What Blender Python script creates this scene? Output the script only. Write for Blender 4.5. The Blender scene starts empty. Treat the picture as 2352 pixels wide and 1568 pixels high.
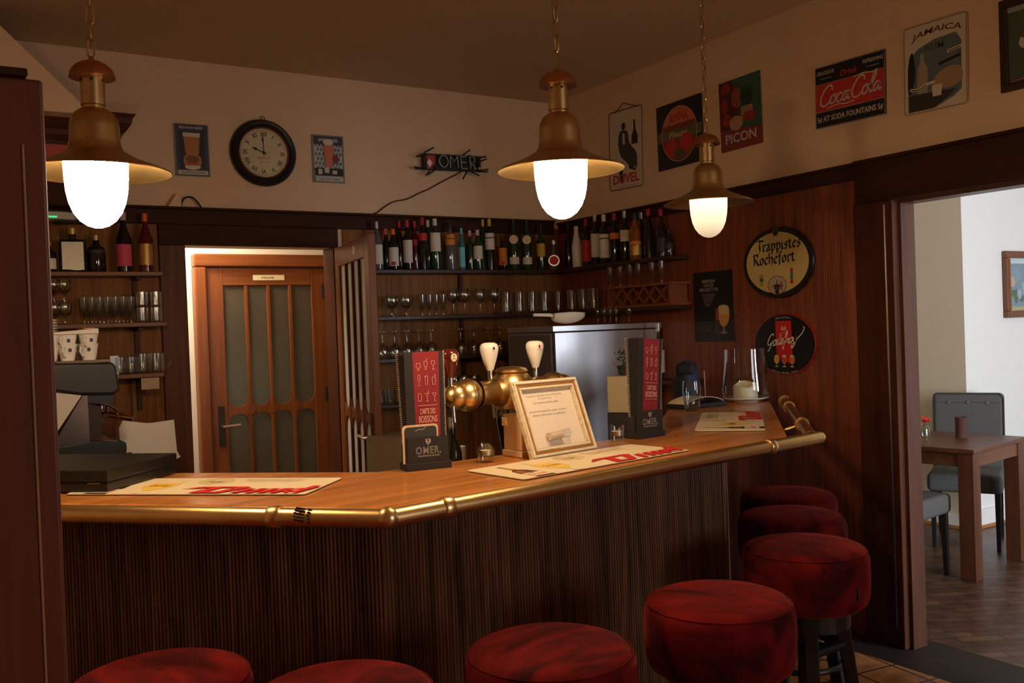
import bpy, math, random
from mathutils import Vector, Matrix
R=random.Random(7)
sc=bpy.context.scene
PI=math.pi
# ---------------------------------------------------------------- camera
FPX=2125.33; CX,CY=1176.0,784.0; EYE=Vector((0,0,1.55))
_y,_p,_r=[math.radians(a) for a in (31.9657,-0.7914,-2.1166)]
FW=Vector((math.sin(_y)*math.cos(_p),math.cos(_y)*math.cos(_p),math.sin(_p)))
_rt=Vector((math.cos(_y),-math.sin(_y),0)); _up=_rt.cross(FW)
RT=_rt*math.cos(_r)+_up*math.sin(_r); UP=_up*math.cos(_r)-_rt*math.sin(_r)
cd=bpy.data.cameras.new('camera'); cam=bpy.data.objects.new('camera',cd); sc.collection.objects.link(cam)
cd.sensor_width=36; cd.lens=36*FPX/2352; cd.clip_start=.05
cam.matrix_world=Matrix(((RT.x,UP.x,-FW.x,0),(RT.y,UP.y,-FW.y,0),(RT.z,UP.z,-FW.z,1.55),(0,0,0,1)))
sc.camera=cam
# measured sight lines of the place: a point where a line of sight meets a known real plane
def _d(x,y): return FW+RT*((x-CX)/FPX)-UP*((y-CY)/FPX)
def onz(x,y,z): d=_d(x,y); return EYE+d*((z-1.55)/d.z)
def onx(x,y,X): d=_d(x,y); return EYE+d*(X/d.x)
def ony(x,y,Y): d=_d(x,y); return EYE+d*(Y/d.y)
def ond(x,y,s): return EYE+_d(x,y)*s
# ---------------------------------------------------------------- world, exposure
w=bpy.data.worlds.new('world'); sc.world=w; w.use_nodes=True
bg=w.node_tree.nodes['Background']; bg.inputs[0].default_value=(.9,.9,1,1); bg.inputs[1].default_value=.02
vs=sc.view_settings; vs.view_transform='Standard'; vs.look='None'; vs.exposure=0; vs.gamma=1; vs.use_curve_mapping=False
sc.cycles.transparent_max_bounces=40; sc.cycles.max_bounces=10; sc.cycles.sample_clamp_indirect=6
WARM=(1,.56,.27)
def area(name,loc,look,sx,sy,power,col):
    l=bpy.data.lights.new(name,'AREA'); l.shape='RECTANGLE'; l.size=sx; l.size_y=sy; l.energy=power; l.color=col
    o=bpy.data.objects.new(name,l); sc.collection.objects.link(o); o.location=loc
    o.rotation_euler=(Vector(look)-Vector(loc)).to_track_quat('-Z','Y').to_euler(); return o
area('dining_room_window_light',(5.0,-.7,1.5),(6.6,4,1.2),1.3,1.8,172,(.82,.90,1))
area('street_window_light',(3.3,-2.9,1.7),(1.9,2.3,1.0),1.5,1.3,42,(1,.94,.90))
area('hallway_ceiling_light',(1.15,5.76,2.5),(1.5,5.9,0),.3,.2,22,(1,.80,.56))
area('added_door_backlight',(2.0,7.2,1.2),(2.0,6.2,1.1),.5,.4,.7,(.9,1,.85))  # added unseen light, brightens the inner door panes from behind

# ---------------------------------------------------------------- materials
def nt(name):
    m=bpy.data.materials.new(name); m.use_nodes=True; t=m.node_tree; b=t.nodes['Principled BSDF']; return m,t,b
_flat={}
def mat(name,col,rough=.5,metal=0,coat=0,trans=0,emit=None,es=0,spec=.5,vary=.12,vs_=18,bump=0,bs=60,sheen=0,alpha=1,ior=1.45):
    if name in _flat: return _flat[name]
    m,t,b=nt(name); N=t.nodes; L=t.links
    b.inputs['Base Color'].default_value=(*col,1); b.inputs['Roughness'].default_value=rough; b.inputs['Metallic'].default_value=metal
    b.inputs['Coat Weight'].default_value=coat; b.inputs['Transmission Weight'].default_value=trans; b.inputs['Specular IOR Level'].default_value=spec
    b.inputs['Sheen Weight'].default_value=sheen; b.inputs['IOR'].default_value=ior
    if emit: b.inputs['Emission Color'].default_value=(*emit,1); b.inputs['Emission Strength'].default_value=es
    if vary or bump:
        tc=N.new('ShaderNodeTexCoord'); n=N.new('ShaderNodeTexNoise'); n.inputs['Scale'].default_value=vs_; n.inputs['Detail'].default_value=4
        L.new(tc.outputs['Object'],n.inputs['Vector'])
        if vary:
            mx=N.new('ShaderNodeMix'); mx.data_type='RGBA'; mx.inputs['A'].default_value=(*[c*(1-vary) for c in col],1); mx.inputs['B'].default_value=(*[min(1,c*(1+vary)) for c in col],1)
            L.new(n.outputs['Fac'],mx.inputs['Factor']); L.new(mx.outputs['Result'],b.inputs['Base Color'])
        if bump:
            n2=N.new('ShaderNodeTexNoise'); n2.inputs['Scale'].default_value=bs; n2.inputs['Detail'].default_value=3; L.new(tc.outputs['Object'],n2.inputs['Vector'])
            bp=N.new('ShaderNodeBump'); bp.inputs['Strength'].default_value=bump; bp.inputs['Distance'].default_value=.01
            L.new(n2.outputs['Fac'],bp.inputs['Height']); L.new(bp.outputs['Normal'],b.inputs['Normal'])
    _flat[name]=m; return m
def wood(name,c1,c2,axis='x',rough=.35,coat=.2,scale=1.0,rib=None,ribp=.009,rot=0,ribs=.6,mid=.5,spread=.25,spec=.3):
    """grain stretched along axis; rib = axis across which fine reeds repeat"""
    if name in _flat: return _flat[name]
    m,t,b=nt(name); N=t.nodes; L=t.links
    tc=N.new('ShaderNodeTexCoord'); mp=N.new('ShaderNodeMapping'); L.new(tc.outputs['Object'],mp.inputs['Vector'])
    mp.inputs['Rotation'].default_value=(0,0,rot)
    s={'x':(1.2,22,22),'y':(22,1.2,22),'z':(22,22,1.2)}[axis]
    mp2=N.new('ShaderNodeMapping'); mp2.inputs['Scale'].default_value=[v*scale for v in s]; L.new(mp.outputs['Vector'],mp2.inputs['Vector'])
    n=N.new('ShaderNodeTexNoise'); n.inputs['Scale'].default_value=1; n.inputs['Detail'].default_value=6; n.inputs['Distortion'].default_value=.8; n.inputs['Roughness'].default_value=.65
    L.new(mp2.outputs['Vector'],n.inputs['Vector'])
    cr=N.new('ShaderNodeValToRGB'); cr.color_ramp.elements[0].color=(*c1,1); cr.color_ramp.elements[1].color=(*c2,1)
    cr.color_ramp.elements[0].position=mid-spread; cr.color_ramp.elements[1].position=mid+spread
    L.new(n.outputs['Fac'],cr.inputs['Fac']); L.new(cr.outputs['Color'],b.inputs['Base Color'])
    b.inputs['Roughness'].default_value=rough; b.inputs['Coat Weight'].default_value=coat*.6; b.inputs['Coat Roughness'].default_value=.3; b.inputs['Specular IOR Level'].default_value=spec
    bp=N.new('ShaderNodeBump'); bp.inputs['Strength'].default_value=.15; bp.inputs['Distance'].default_value=.002
    L.new(n.outputs['Fac'],bp.inputs['Height'])
    if rib:
        wv=N.new('ShaderNodeTexWave'); wv.wave_type='BANDS'; wv.bands_direction=rib.upper(); wv.wave_profile='SIN'
        wv.inputs['Scale'].default_value=2*PI/ribp/20; L.new(tc.outputs['Object'],wv.inputs['Vector'])
        mx=N.new('ShaderNodeMix'); mx.data_type='RGBA'; mx.blend_type='MULTIPLY'; mx.inputs['Factor'].default_value=ribs
        L.new(cr.outputs['Color'],mx.inputs['A'])
        c3=N.new('ShaderNodeValToRGB'); c3.color_ramp.elements[0].color=(.25,.22,.2,1); c3.color_ramp.elements[0].position=.05; c3.color_ramp.elements[1].position=.4
        L.new(wv.outputs['Fac'],c3.inputs['Fac']); L.new(c3.outputs['Color'],mx.inputs['B']); L.new(mx.outputs['Result'],b.inputs['Base Color'])
        b2=N.new('ShaderNodeBump'); b2.inputs['Strength'].default_value=.5; b2.inputs['Distance'].default_value=.003
        L.new(wv.outputs['Fac'],b2.inputs['Height']); L.new(bp.outputs['Normal'],b2.inputs['Normal']); L.new(b2.outputs['Normal'],b.inputs['Normal'])
    else: L.new(bp.outputs['Normal'],b.inputs['Normal'])
    _flat[name]=m; return m
def thin_glass(name,tint=(.93,.97,.95),refl=1.0,rough=.03):
    if name in _flat: return _flat[name]
    m=bpy.data.materials.new(name); m.use_nodes=True; t=m.node_tree; N=t.nodes; L=t.links; N.clear()
    o=N.new('ShaderNodeOutputMaterial'); mx=N.new('ShaderNodeMixShader'); tr=N.new('ShaderNodeBsdfTransparent'); g=N.new('ShaderNodeBsdfGlossy')
    tr.inputs[0].default_value=(*tint,1); g.inputs['Roughness'].default_value=rough
    f=N.new('ShaderNodeLayerWeight'); f.inputs['Blend'].default_value=.5; pw=N.new('ShaderNodeMath'); pw.operation='POWER'; pw.inputs[1].default_value=3.2; L.new(f.outputs['Facing'],pw.inputs[0]); f=N.new('ShaderNodeMath'); f.operation='MULTIPLY_ADD'; f.inputs[1].default_value=.75; f.inputs[2].default_value=.045; L.new(pw.outputs[0],f.inputs[0])
    ml=N.new('ShaderNodeMath'); ml.operation='MULTIPLY'; ml.inputs[1].default_value=refl; ml.use_clamp=True
    L.new(f.outputs[0],ml.inputs[0]); L.new(ml.outputs[0],mx.inputs[0]); L.new(tr.outputs[0],mx.inputs[1]); L.new(g.outputs[0],mx.inputs[2]); L.new(mx.outputs[0],o.inputs[0])
    _flat[name]=m; return m
def emis(name,col,st):
    if name in _flat: return _flat[name]
    m=bpy.data.materials.new(name); m.use_nodes=True; t=m.node_tree; t.nodes.clear()
    o=t.nodes.new('ShaderNodeOutputMaterial'); e=t.nodes.new('ShaderNodeEmission'); e.inputs[0].default_value=(*col,1); e.inputs[1].default_value=st
    t.links.new(e.outputs[0],o.inputs[0]); _flat[name]=m; return m
def velvet():
    m,t,b=nt('red_velvet'); N=t.nodes; L=t.links
    tc=N.new('ShaderNodeTexCoord'); mp=N.new('ShaderNodeMapping'); mp.inputs['Scale'].default_value=(4,9,5); mp.inputs['Rotation'].default_value=(0,0,.5)
    oi=N.new('ShaderNodeObjectInfo'); va=N.new('ShaderNodeVectorMath'); va.operation='ADD'
    L.new(tc.outputs['Object'],va.inputs[0]); L.new(oi.outputs['Location'],va.inputs[1]); L.new(va.outputs[0],mp.inputs['Vector'])
    n=N.new('ShaderNodeTexNoise'); n.inputs['Scale'].default_value=1.2; n.inputs['Detail'].default_value=3; n.inputs['Distortion'].default_value=1.2
    L.new(mp.outputs['Vector'],n.inputs['Vector'])
    cr=N.new('ShaderNodeValToRGB'); e=cr.color_ramp.elements; e[0].color=(.035,.0018,.004,1); e[0].position=.38; e[1].color=(.165,.006,.007,1); e[1].position=.66
    L.new(n.outputs['Fac'],cr.inputs['Fac']); L.new(cr.outputs['Color'],b.inputs['Base Color'])
    b.inputs['Roughness'].default_value=.85; b.inputs['Sheen Weight'].default_value=.3; b.inputs['Sheen Roughness'].default_value=.4; b.inputs['Sheen Tint'].default_value=(.9,.15,.12,1)
    b.inputs['Specular IOR Level'].default_value=.1
    return m
def tiles(name,c1,c2,mortar,sx,sy,ms=.02,rot=0,rough=.4):
    m,t,b=nt(name); N=t.nodes; L=t.links
    tc=N.new('ShaderNodeTexCoord'); mp=N.new('ShaderNodeMapping'); mp.inputs['Rotation'].default_value=(0,0,rot); L.new(tc.outputs['Object'],mp.inputs['Vector'])
    br=N.new('ShaderNodeTexBrick'); br.inputs['Scale'].default_value=1; br.inputs['Brick Width'].default_value=sx; br.inputs['Row Height'].default_value=sy
    br.inputs['Mortar Size'].default_value=ms; br.offset=.5 if sx!=sy else 0; br.inputs['Color1'].default_value=(*c1,1); br.inputs['Color2'].default_value=(*c2,1); br.inputs['Mortar'].default_value=(*mortar,1)
    L.new(mp.outputs['Vector'],br.inputs['Vector'])
    n=N.new('ShaderNodeTexNoise'); n.inputs['Scale'].default_value=9; n.inputs['Detail'].default_value=5; L.new(tc.outputs['Object'],n.inputs['Vector'])
    cr=N.new('ShaderNodeValToRGB'); cr.color_ramp.elements[0].color=(.45,.4,.38,1); cr.color_ramp.elements[0].position=.3; cr.color_ramp.elements[1].color=(1.2,1.1,1,1); cr.color_ramp.elements[1].position=.7
    L.new(n.outputs['Fac'],cr.inputs['Fac']); mx=N.new('ShaderNodeMix'); mx.data_type='RGBA'; mx.blend_type='MULTIPLY'; mx.inputs['Factor'].default_value=1
    L.new(br.outputs['Color'],mx.inputs['A']); L.new(cr.outputs['Color'],mx.inputs['B']); L.new(mx.outputs['Result'],b.inputs['Base Color'])
    b.inputs['Roughness'].default_value=rough
    return m
def brushed(name,col=(.6,.6,.62),rough=.28):
    m,t,b=nt(name); N=t.nodes; L=t.links
    b.inputs['Base Color'].default_value=(*col,1); b.inputs['Metallic'].default_value=1; b.inputs['Anisotropic'].default_value=.35
    tc=N.new('ShaderNodeTexCoord'); mp=N.new('ShaderNodeMapping'); mp.inputs['Scale'].default_value=(3,3,400); L.new(tc.outputs['Object'],mp.inputs['Vector'])
    n=N.new('ShaderNodeTexNoise'); n.inputs['Scale'].default_value=1; L.new(mp.outputs['Vector'],n.inputs['Vector'])
    mr=N.new('ShaderNodeMapRange'); mr.inputs['To Min'].default_value=rough-.06; mr.inputs['To Max'].default_value=rough+.1
    L.new(n.outputs['Fac'],mr.inputs['Value']); L.new(mr.outputs[0],b.inputs['Roughness'])
    n2=N.new('ShaderNodeTexNoise'); n2.inputs['Scale'].default_value=2.2; L.new(tc.outputs['Object'],n2.inputs['Vector'])
    bp=N.new('ShaderNodeBump'); bp.inputs['Strength'].default_value=.25; bp.inputs['Distance'].default_value=.05; L.new(n2.outputs['Fac'],bp.inputs['Height']); L.new(bp.outputs['Normal'],b.inputs['Normal'])
    return m
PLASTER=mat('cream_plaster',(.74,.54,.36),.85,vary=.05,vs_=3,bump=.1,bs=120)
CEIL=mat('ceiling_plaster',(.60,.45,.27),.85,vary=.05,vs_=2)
WHITE_WALL=mat('white_paint',(.82,.82,.8),.8,vary=.02)
BEIGE=mat('beige_paint',(.72,.64,.5),.8,vary=.02)
DARKW=wood('dark_wood_horizontal',(.030,.011,.006),(.062,.022,.011),'x',.6,0,spec=.12)
DARKWY=wood('dark_wood_along_wall',(.030,.011,.006),(.062,.022,.011),'y',.6,0,spec=.12)
DARKWZ=wood('dark_wood_upright',(.040,.013,.006),(.105,.034,.014),'z',.5,0,spec=.15)
REDW=wood('reddish_post_wood',(.10,.026,.011),(.20,.055,.024),'z',.4,.2)
PANX=wood('reeded_panel_back',(.14,.052,.014),(.40,.17,.045),'z',.5,0,spec=.2,rib='x',ribp=.012,ribs=.55)
PANY=wood('reeded_panel_side',(.13,.030,.010),(.42,.11,.036),'z',.35,.2,rib='y',ribp=.0105,mid=.5,spread=.2,ribs=.75)
BARF=wood('reeded_bar_front_wood',(.06,.025,.012),(.26,.115,.05),'z',.4,.2,scale=1.6,mid=.52,spread=.16)
OAK=wood('oak_top',(.34,.115,.022),(.72,.30,.075),'x',.24,.5,rot=-.12,scale=.9,spread=.2)
OAK1=wood('oak_top_diagonal',(.36,.135,.04),(.62,.27,.085),'x',.2,.5,rot=PI/4,scale=.8)
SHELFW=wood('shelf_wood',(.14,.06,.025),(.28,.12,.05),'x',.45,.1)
DOORW=wood('orange_door_wood',(.13,.038,.010),(.28,.090,.024),'z',.4,.2)
DOORWX=wood('orange_door_wood_across',(.13,.038,.010),(.28,.090,.024),'x',.4,.2)
TABLEW=wood('table_wood',(.075,.026,.011),(.17,.065,.028),'x',.4,.1)
PALEW=wood('pale_wood',(.78,.52,.28),(.95,.74,.48),'z',.6,0)
BRASS=mat('polished_brass',(.86,.62,.28),.32,1,vary=.12,vs_=9,bump=.05,bs=14)
BRASSD=mat('aged_brass',(.60,.43,.19),.30,1,vary=.25,vs_=22)
COPPER=mat('aged_copper',(.50,.22,.09),.4,1,vary=.25,vs_=22)
CHROME=mat('chrome',(.75,.75,.75),.12,1,vary=0)
STEEL=brushed('brushed_steel',(.72,.72,.74),.36)
STEELD=brushed('dark_steel',(.34,.32,.28),.5)
BLACK=mat('black_plastic',(.012,.012,.013),.35,vary=0)
BLACKM=mat('black_card',(.02,.018,.02),.7,vary=0)
BLACKP=mat('black_painted_wood',(.010,.009,.009),.4,vary=0)
WHITE=mat('white_print',(.85,.82,.75),.6,vary=0)
CREAM=mat('cream_print',(.80,.70,.50),.6,vary=0)
GLASS=thin_glass('clear_glass',(.9,.93,.92),2.2)
GLASS2=thin_glass('shelf_glass',(.93,.95,.92),3.0,.11)
PORC=mat('white_porcelain',(.85,.83,.78),.15,coat=.5,vary=0)
WAX=mat('cream_wax',(.90,.80,.58),.5,vary=.03)
RED=mat('red_print',(.62,.02,.02),.55,vary=0)
DRED=mat('dark_red_print',(.25,.012,.018),.55,vary=0)
VELVET=velvet()
def C(n,c,**k): return mat(n,c,**k)
# ---------------------------------------------------------------- mesh builder
class M:
    def __init__(s): s.v=[]; s.f=[]; s.mt=None
    def add(s,vs_,fs,mt=None):
        k=len(s.v); s.v+=[tuple((mt@Vector(p)) if mt else p) for p in vs_]; s.f+=[tuple(i+k for i in f) for f in fs]; return s
    def box(s,x0,x1,y0,y1,z0,z1,mt=None):
        x0,x1=min(x0,x1),max(x0,x1); y0,y1=min(y0,y1),max(y0,y1); z0,z1=min(z0,z1),max(z0,z1)
        return s.add([(x0,y0,z0),(x1,y0,z0),(x1,y1,z0),(x0,y1,z0),(x0,y0,z1),(x1,y0,z1),(x1,y1,z1),(x0,y1,z1)],
            [(0,3,2,1),(4,5,6,7),(0,1,5,4),(1,2,6,5),(2,3,7,6),(3,0,4,7)],mt)
    def prism(s,poly,z0,z1,mt=None):
        n=len(poly); a=sum(poly[i][0]*poly[(i+1)%n][1]-poly[(i+1)%n][0]*poly[i][1] for i in range(n))
        if a<0: poly=poly[::-1]
        vs_=[(p[0],p[1],z0) for p in poly]+[(p[0],p[1],z1) for p in poly]
        return s.add(vs_,[tuple(range(n))[::-1],tuple(range(n,2*n))]+[(i,(i+1)%n,n+(i+1)%n,n+i) for i in range(n)],mt)
    def lathe(s,prof,seg=32,mt=None,cap=True,sx=1,sy=1):
        vs_=[];n=len(prof)
        for r,z in prof:
            for i in range(seg):
                a=2*PI*i/seg; vs_.append((r*math.cos(a)*sx,r*math.sin(a)*sy,z))
        fs=[]
        for j in range(n-1):
            for i in range(seg):
                k=(i+1)%seg; fs.append((j*seg+i,j*seg+k,(j+1)*seg+k,(j+1)*seg+i))
        if cap:
            if prof[0][0]>1e-6: fs.append(tuple(range(seg))[::-1])
            if prof[-1][0]>1e-6: fs.append(tuple((n-1)*seg+i for i in range(seg)))
        return s.add(vs_,fs,mt)
    def tube(s,pts,r,seg=10,mt=None,closed=False,caps=True):
        pts=[Vector(p) for p in pts]; n=len(pts); vs_=[]; rs=r if isinstance(r,(list,tuple)) else [r]*n
        up=None
        for i,p in enumerate(pts):
            if closed: t=(pts[(i+1)%n]-pts[i-1])
            else: t=(pts[min(i+1,n-1)]-pts[max(i-1,0)])
            t=t.normalized() if t.length>0 else Vector((0,0,1))
            if up is None: up=Vector((0,0,1)) if abs(t.z)<.9 else Vector((1,0,0))
            a=t.cross(up)
            if a.length<1e-6: a=t.orthogonal()
            a=a.normalized(); b=a.cross(t).normalized(); up=b
            for k in range(seg):
                an=2*PI*k/seg; vs_.append(tuple(p+a*(math.cos(an)*rs[i])+b*(math.sin(an)*rs[i])))
        fs=[]
        for i in range(n if closed else n-1):
            j=(i+1)%n
            for k in range(seg):
                l=(k+1)%seg; fs.append((i*seg+k,i*seg+l,j*seg+l,j*seg+k))
        if caps and not closed: fs+= [tuple(range(seg))[::-1],tuple((n-1)*seg+k for k in range(seg))]
        return s.add(vs_,fs,mt)
    def ribbon(s,pts,wd,z0=0,z1=.0005,closed=False,mt=None):
        """flat stroke in the xy plane"""
        n=len(pts); L_=[];
        for i in range(n):
            a=pts[i-1] if (i>0 or closed) else pts[i]; b=pts[(i+1)%n] if (i<n-1 or closed) else pts[i]
            dx,dy=b[0]-a[0],b[1]-a[1]; l=math.hypot(dx,dy) or 1; L_.append((-dy/l*wd/2,dx/l*wd/2))
        for i in range(n if closed else n-1):
            j=(i+1)%n; q=[(pts[i][0]+L_[i][0],pts[i][1]+L_[i][1]),(pts[i][0]-L_[i][0],pts[i][1]-L_[i][1]),(pts[j][0]-L_[j][0],pts[j][1]-L_[j][1]),(pts[j][0]+L_[j][0],pts[j][1]+L_[j][1])]
            s.prism(q,z0,z1,mt)
        return s
    def build(s,name,material,parent=None,smooth=False,bevel=0,solid=0,loc=None,subsurf=0):
        me=bpy.data.meshes.new(name); me.from_pydata(s.v,[],s.f); me.materials.append(material)
        if smooth:
            me.polygons.foreach_set('use_smooth',[True]*len(me.polygons))
            if not subsurf:
                try: me.set_sharp_from_angle(angle=math.radians(40))
                except Exception: pass
        me.update()
        o=bpy.data.objects.new(name,me); sc.collection.objects.link(o)
        if parent: o.parent=parent
        if loc: o.location=loc
        if solid:
            md=o.modifiers.new('solid','SOLIDIFY'); md.thickness=solid
        if bevel:
            md=o.modifiers.new('bevel','BEVEL'); md.width=bevel; md.segments=3; md.limit_method='ANGLE'; md.angle_limit=math.radians(50)
            me.polygons.foreach_set('use_smooth',[True]*len(me.polygons))
            md2=o.modifiers.new('wn','WEIGHTED_NORMAL')
        if subsurf:
            md=o.modifiers.new('sub','SUBSURF'); md.levels=subsurf; md.render_levels=subsurf
        return o
def tag(o,label,cat,group=None,kind=None):
    o['label']=label; o['category']=cat
    if group: o['group']=group
    if kind: o['kind']=kind
    return o
def struct(o): o['kind']='structure'; return o
def thing(name,label,cat,loc=(0,0,0),rz=0,group=None,mtx=None,kind=None):
    o=bpy.data.objects.new(name,None); o.empty_display_size=.05; sc.collection.objects.link(o)
    if mtx is not None: o.matrix_world=mtx
    else: o.location=loc; o.rotation_euler=(0,0,rz)
    return tag(o,label,cat,group,kind)
def empty_struct(name,loc=(0,0,0),rz=0,mtx=None):
    o=bpy.data.objects.new(name,None); sc.collection.objects.link(o)
    if mtx is not None: o.matrix_world=mtx
    else: o.location=loc; o.rotation_euler=(0,0,rz)
    return struct(o)
def basis(o,u,v,n): 
    u,v,n=[Vector(a).normalized() for a in (u,v,n)]
    return Matrix(((u.x,v.x,n.x,o[0]),(u.y,v.y,n.y,o[1]),(u.z,v.z,n.z,o[2]),(0,0,0,1)))
def kids(o): return [c for c in bpy.data.objects if c.parent==o]
def dup(src,loc=None,rz=None,label=None,mtx=None,group=None,s=None):
    r=src.copy(); sc.collection.objects.link(r)
    if loc is not None: r.location=loc
    if rz is not None: r.rotation_euler=(0,0,rz)
    if s: r.scale=s
    if mtx is not None: r.matrix_world=mtx
    if label: r['label']=label
    if group: r['group']=group
    for ch in kids(src):
        c=ch.copy(); sc.collection.objects.link(c); c.parent=r
        for g in kids(ch): d=g.copy(); sc.collection.objects.link(d); d.parent=c
    return r
def cat_rom(p,n=6,closed=False):
    out=[];k=len(p)
    for i in range(k if closed else k-1):
        g=(lambda j:p[j%k]) if closed else (lambda j:p[max(0,min(k-1,j))])
        a,b,c,d=g(i-1),g(i),g(i+1),g(i+2)
        for t in range(n):
            t/=n; out.append(tuple(.5*((2*b[q])+(-a[q]+c[q])*t+(2*a[q]-5*b[q]+4*c[q]-d[q])*t*t+(-a[q]+3*b[q]-3*c[q]+d[q])*t**3) for q in range(len(b))))
    if not closed: out.append(p[-1])
    return out
def ell(cx,cy,rx,ry,n=40,a0=0,a1=2*PI): return [(cx+rx*math.cos(a0+(a1-a0)*i/n),cy+ry*math.sin(a0+(a1-a0)*i/n)) for i in range(n if abs(a1-a0-2*PI)<1e-6 else n+1)]
_tc={}
def text_geo(body,bold=0,shear=0,space=1):
    key=(body,bold,shear,space)
    if key in _tc: return _tc[key]
    cu=bpy.data.curves.new('t','FONT'); cu.body=body; cu.offset=bold; cu.shear=shear; cu.space_character=space; cu.resolution_u=3
    o=bpy.data.objects.new('t',cu); sc.collection.objects.link(o); me=bpy.data.meshes.new_from_object(o)
    v=[tuple(x.co) for x in me.vertices]; f=[tuple(p.vertices) for p in me.polygons]
    bpy.data.objects.remove(o); bpy.data.curves.remove(cu); bpy.data.meshes.remove(me)
    _tc[key]=(v,f); return v,f
class Art:
    """flat printed layers on a plane: x right, y up, z towards the viewer"""
    def __init__(s,parent,z=.0006): s.p=parent; s.z=z; s.g={}
    def m(s,name,mt_):
        k=(name,mt_.name)
        if k not in s.g: s.g[k]=(M(),mt_)
        return s.g[k][0]
    def step(s): s.z+=.00014; return s.z
    def poly(s,pts,mt_,name='printed_shape'): z=s.step(); s.m(name,mt_).prism(list(pts),z-.0004,z); return s
    def rect(s,x0,y0,x1,y1,mt_,name='printed_shape'): return s.poly([(x0,y0),(x1,y0),(x1,y1),(x0,y1)],mt_,name)
    def oval(s,cx,cy,rx,ry,mt_,name='printed_shape',n=40): return s.poly(ell(cx,cy,rx,ry,n),mt_,name)
    def stroke(s,pts,wd,mt_,name='printed_line',closed=False,smooth=0):
        z=s.step()
        if smooth: pts=cat_rom(pts,smooth,closed)
        s.m(name,mt_).ribbon(pts,wd,z-.0003,z,closed); return s
    def text(s,body,cx,cy,w_,h_,mt_,bold=0,shear=0,rot=0,name='lettering',arc=0,space=1):
        v,f=text_geo(body,bold,shear,space)
        if not v: return s
        x0=min(a[0] for a in v);x1=max(a[0] for a in v);y0=min(a[1] for a in v);y1=max(a[1] for a in v)
        w_=w_ or h_*(x1-x0)/(y1-y0)*.85; z=s.step(); ca,sa=math.cos(rot),math.sin(rot); out=[]
        for a in v:
            x=((a[0]-x0)/(x1-x0)-.5)*w_; y=((a[1]-y0)/(y1-y0)-.5)*h_
            if arc: y+=arc*(1-(2*x/w_)**2)
            out.append((cx+x*ca-y*sa,cy+x*sa+y*ca,z))
        s.m(name,mt_).add(out,f); return s
    def glyphs(s,strokes,mt_,wd=None,nib=None,name='lettering',smooth=4):
        z=s.step(); mm=s.m(name,mt_)
        for st in strokes:
            if nib:
                for i in range(len(st)-1):
                    a,b=st[i],st[i+1]; q=[(a[0]-nib[0],a[1]-nib[1]),(b[0]-nib[0],b[1]-nib[1]),(b[0]+nib[0],b[1]+nib[1]),(a[0]+nib[0],a[1]+nib[1])]
                    mm.prism(q,z-.0003,z+.000008*i)
            else: mm.ribbon(cat_rom(st,smooth),wd,z-.0003,z)
        return s
    def done(s):
        for (n,_),(mm,mt_) in s.g.items(): mm.build(n,mt_,s.p)
SCRIPT={'C':([[(1.3,1.6),(1.15,2.05),(.7,2.15),(.2,1.6),(.0,.8),(.2,.1),(.8,-.1),(1.3,.3)]],1.25),'G':([[(1.2,1.7),(1.0,2.1),(.5,1.9),(.05,1.1),(.1,.4),(.5,.2),(1.0,.7),(1.15,1.1),(.95,.2),(.6,-.7),(.3,-.8)]],1.3),
'o':([[(.5,.95),(.2,.85),(.08,.45),(.25,.02),(.6,.08),(.75,.55),(.5,.95),(.9,.85)]],.85),'c':([[(.7,.8),(.4,.98),(.1,.6),(.15,.15),(.45,0),(.85,.3)]],.78),
'a':([[(.72,.85),(.3,.95),(.08,.45),(.2,.03),(.5,.15),(.75,.9),(.72,.25),(.85,.0),(1.05,.2)]],1.0),'l':([[(.05,.3),(.5,1.5),(.5,2.1),(.3,2.1),(.2,1.2),(.2,.3),(.35,0),(.6,.2)]],.55),
'd':([[(.7,.8),(.3,.95),(.08,.45),(.2,.03),(.5,.15),(.8,1.2),(.7,2.0),(.72,.5),(.9,0),(1.05,.2)]],1.0),'e':([[(.1,.45),(.5,.6),(.5,.95),(.25,.95),(.08,.45),(.25,.02),(.75,.3)]],.7),
'f':([[(.1,.4),(.55,1.5),(.55,2.1),(.35,2.0),(.3,1.0),(.2,-.8),(.05,-.7),(.3,.1),(.6,.3)]],.6),'r':([[(.0,.3),(.25,.95),(.3,.8),(.55,.85),(.5,.3),(.65,0),(.85,.25)]],.75),
'y':([[(.05,.9),(.15,.3),(.35,.05),(.65,.3),(.8,1),(.6,-.3),(.2,-.9),(-.1,-.7),(.3,-.1),(1.1,.6),(2.0,1.5),(2.2,2.2),(1.9,2.5)]],1.0)}
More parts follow.
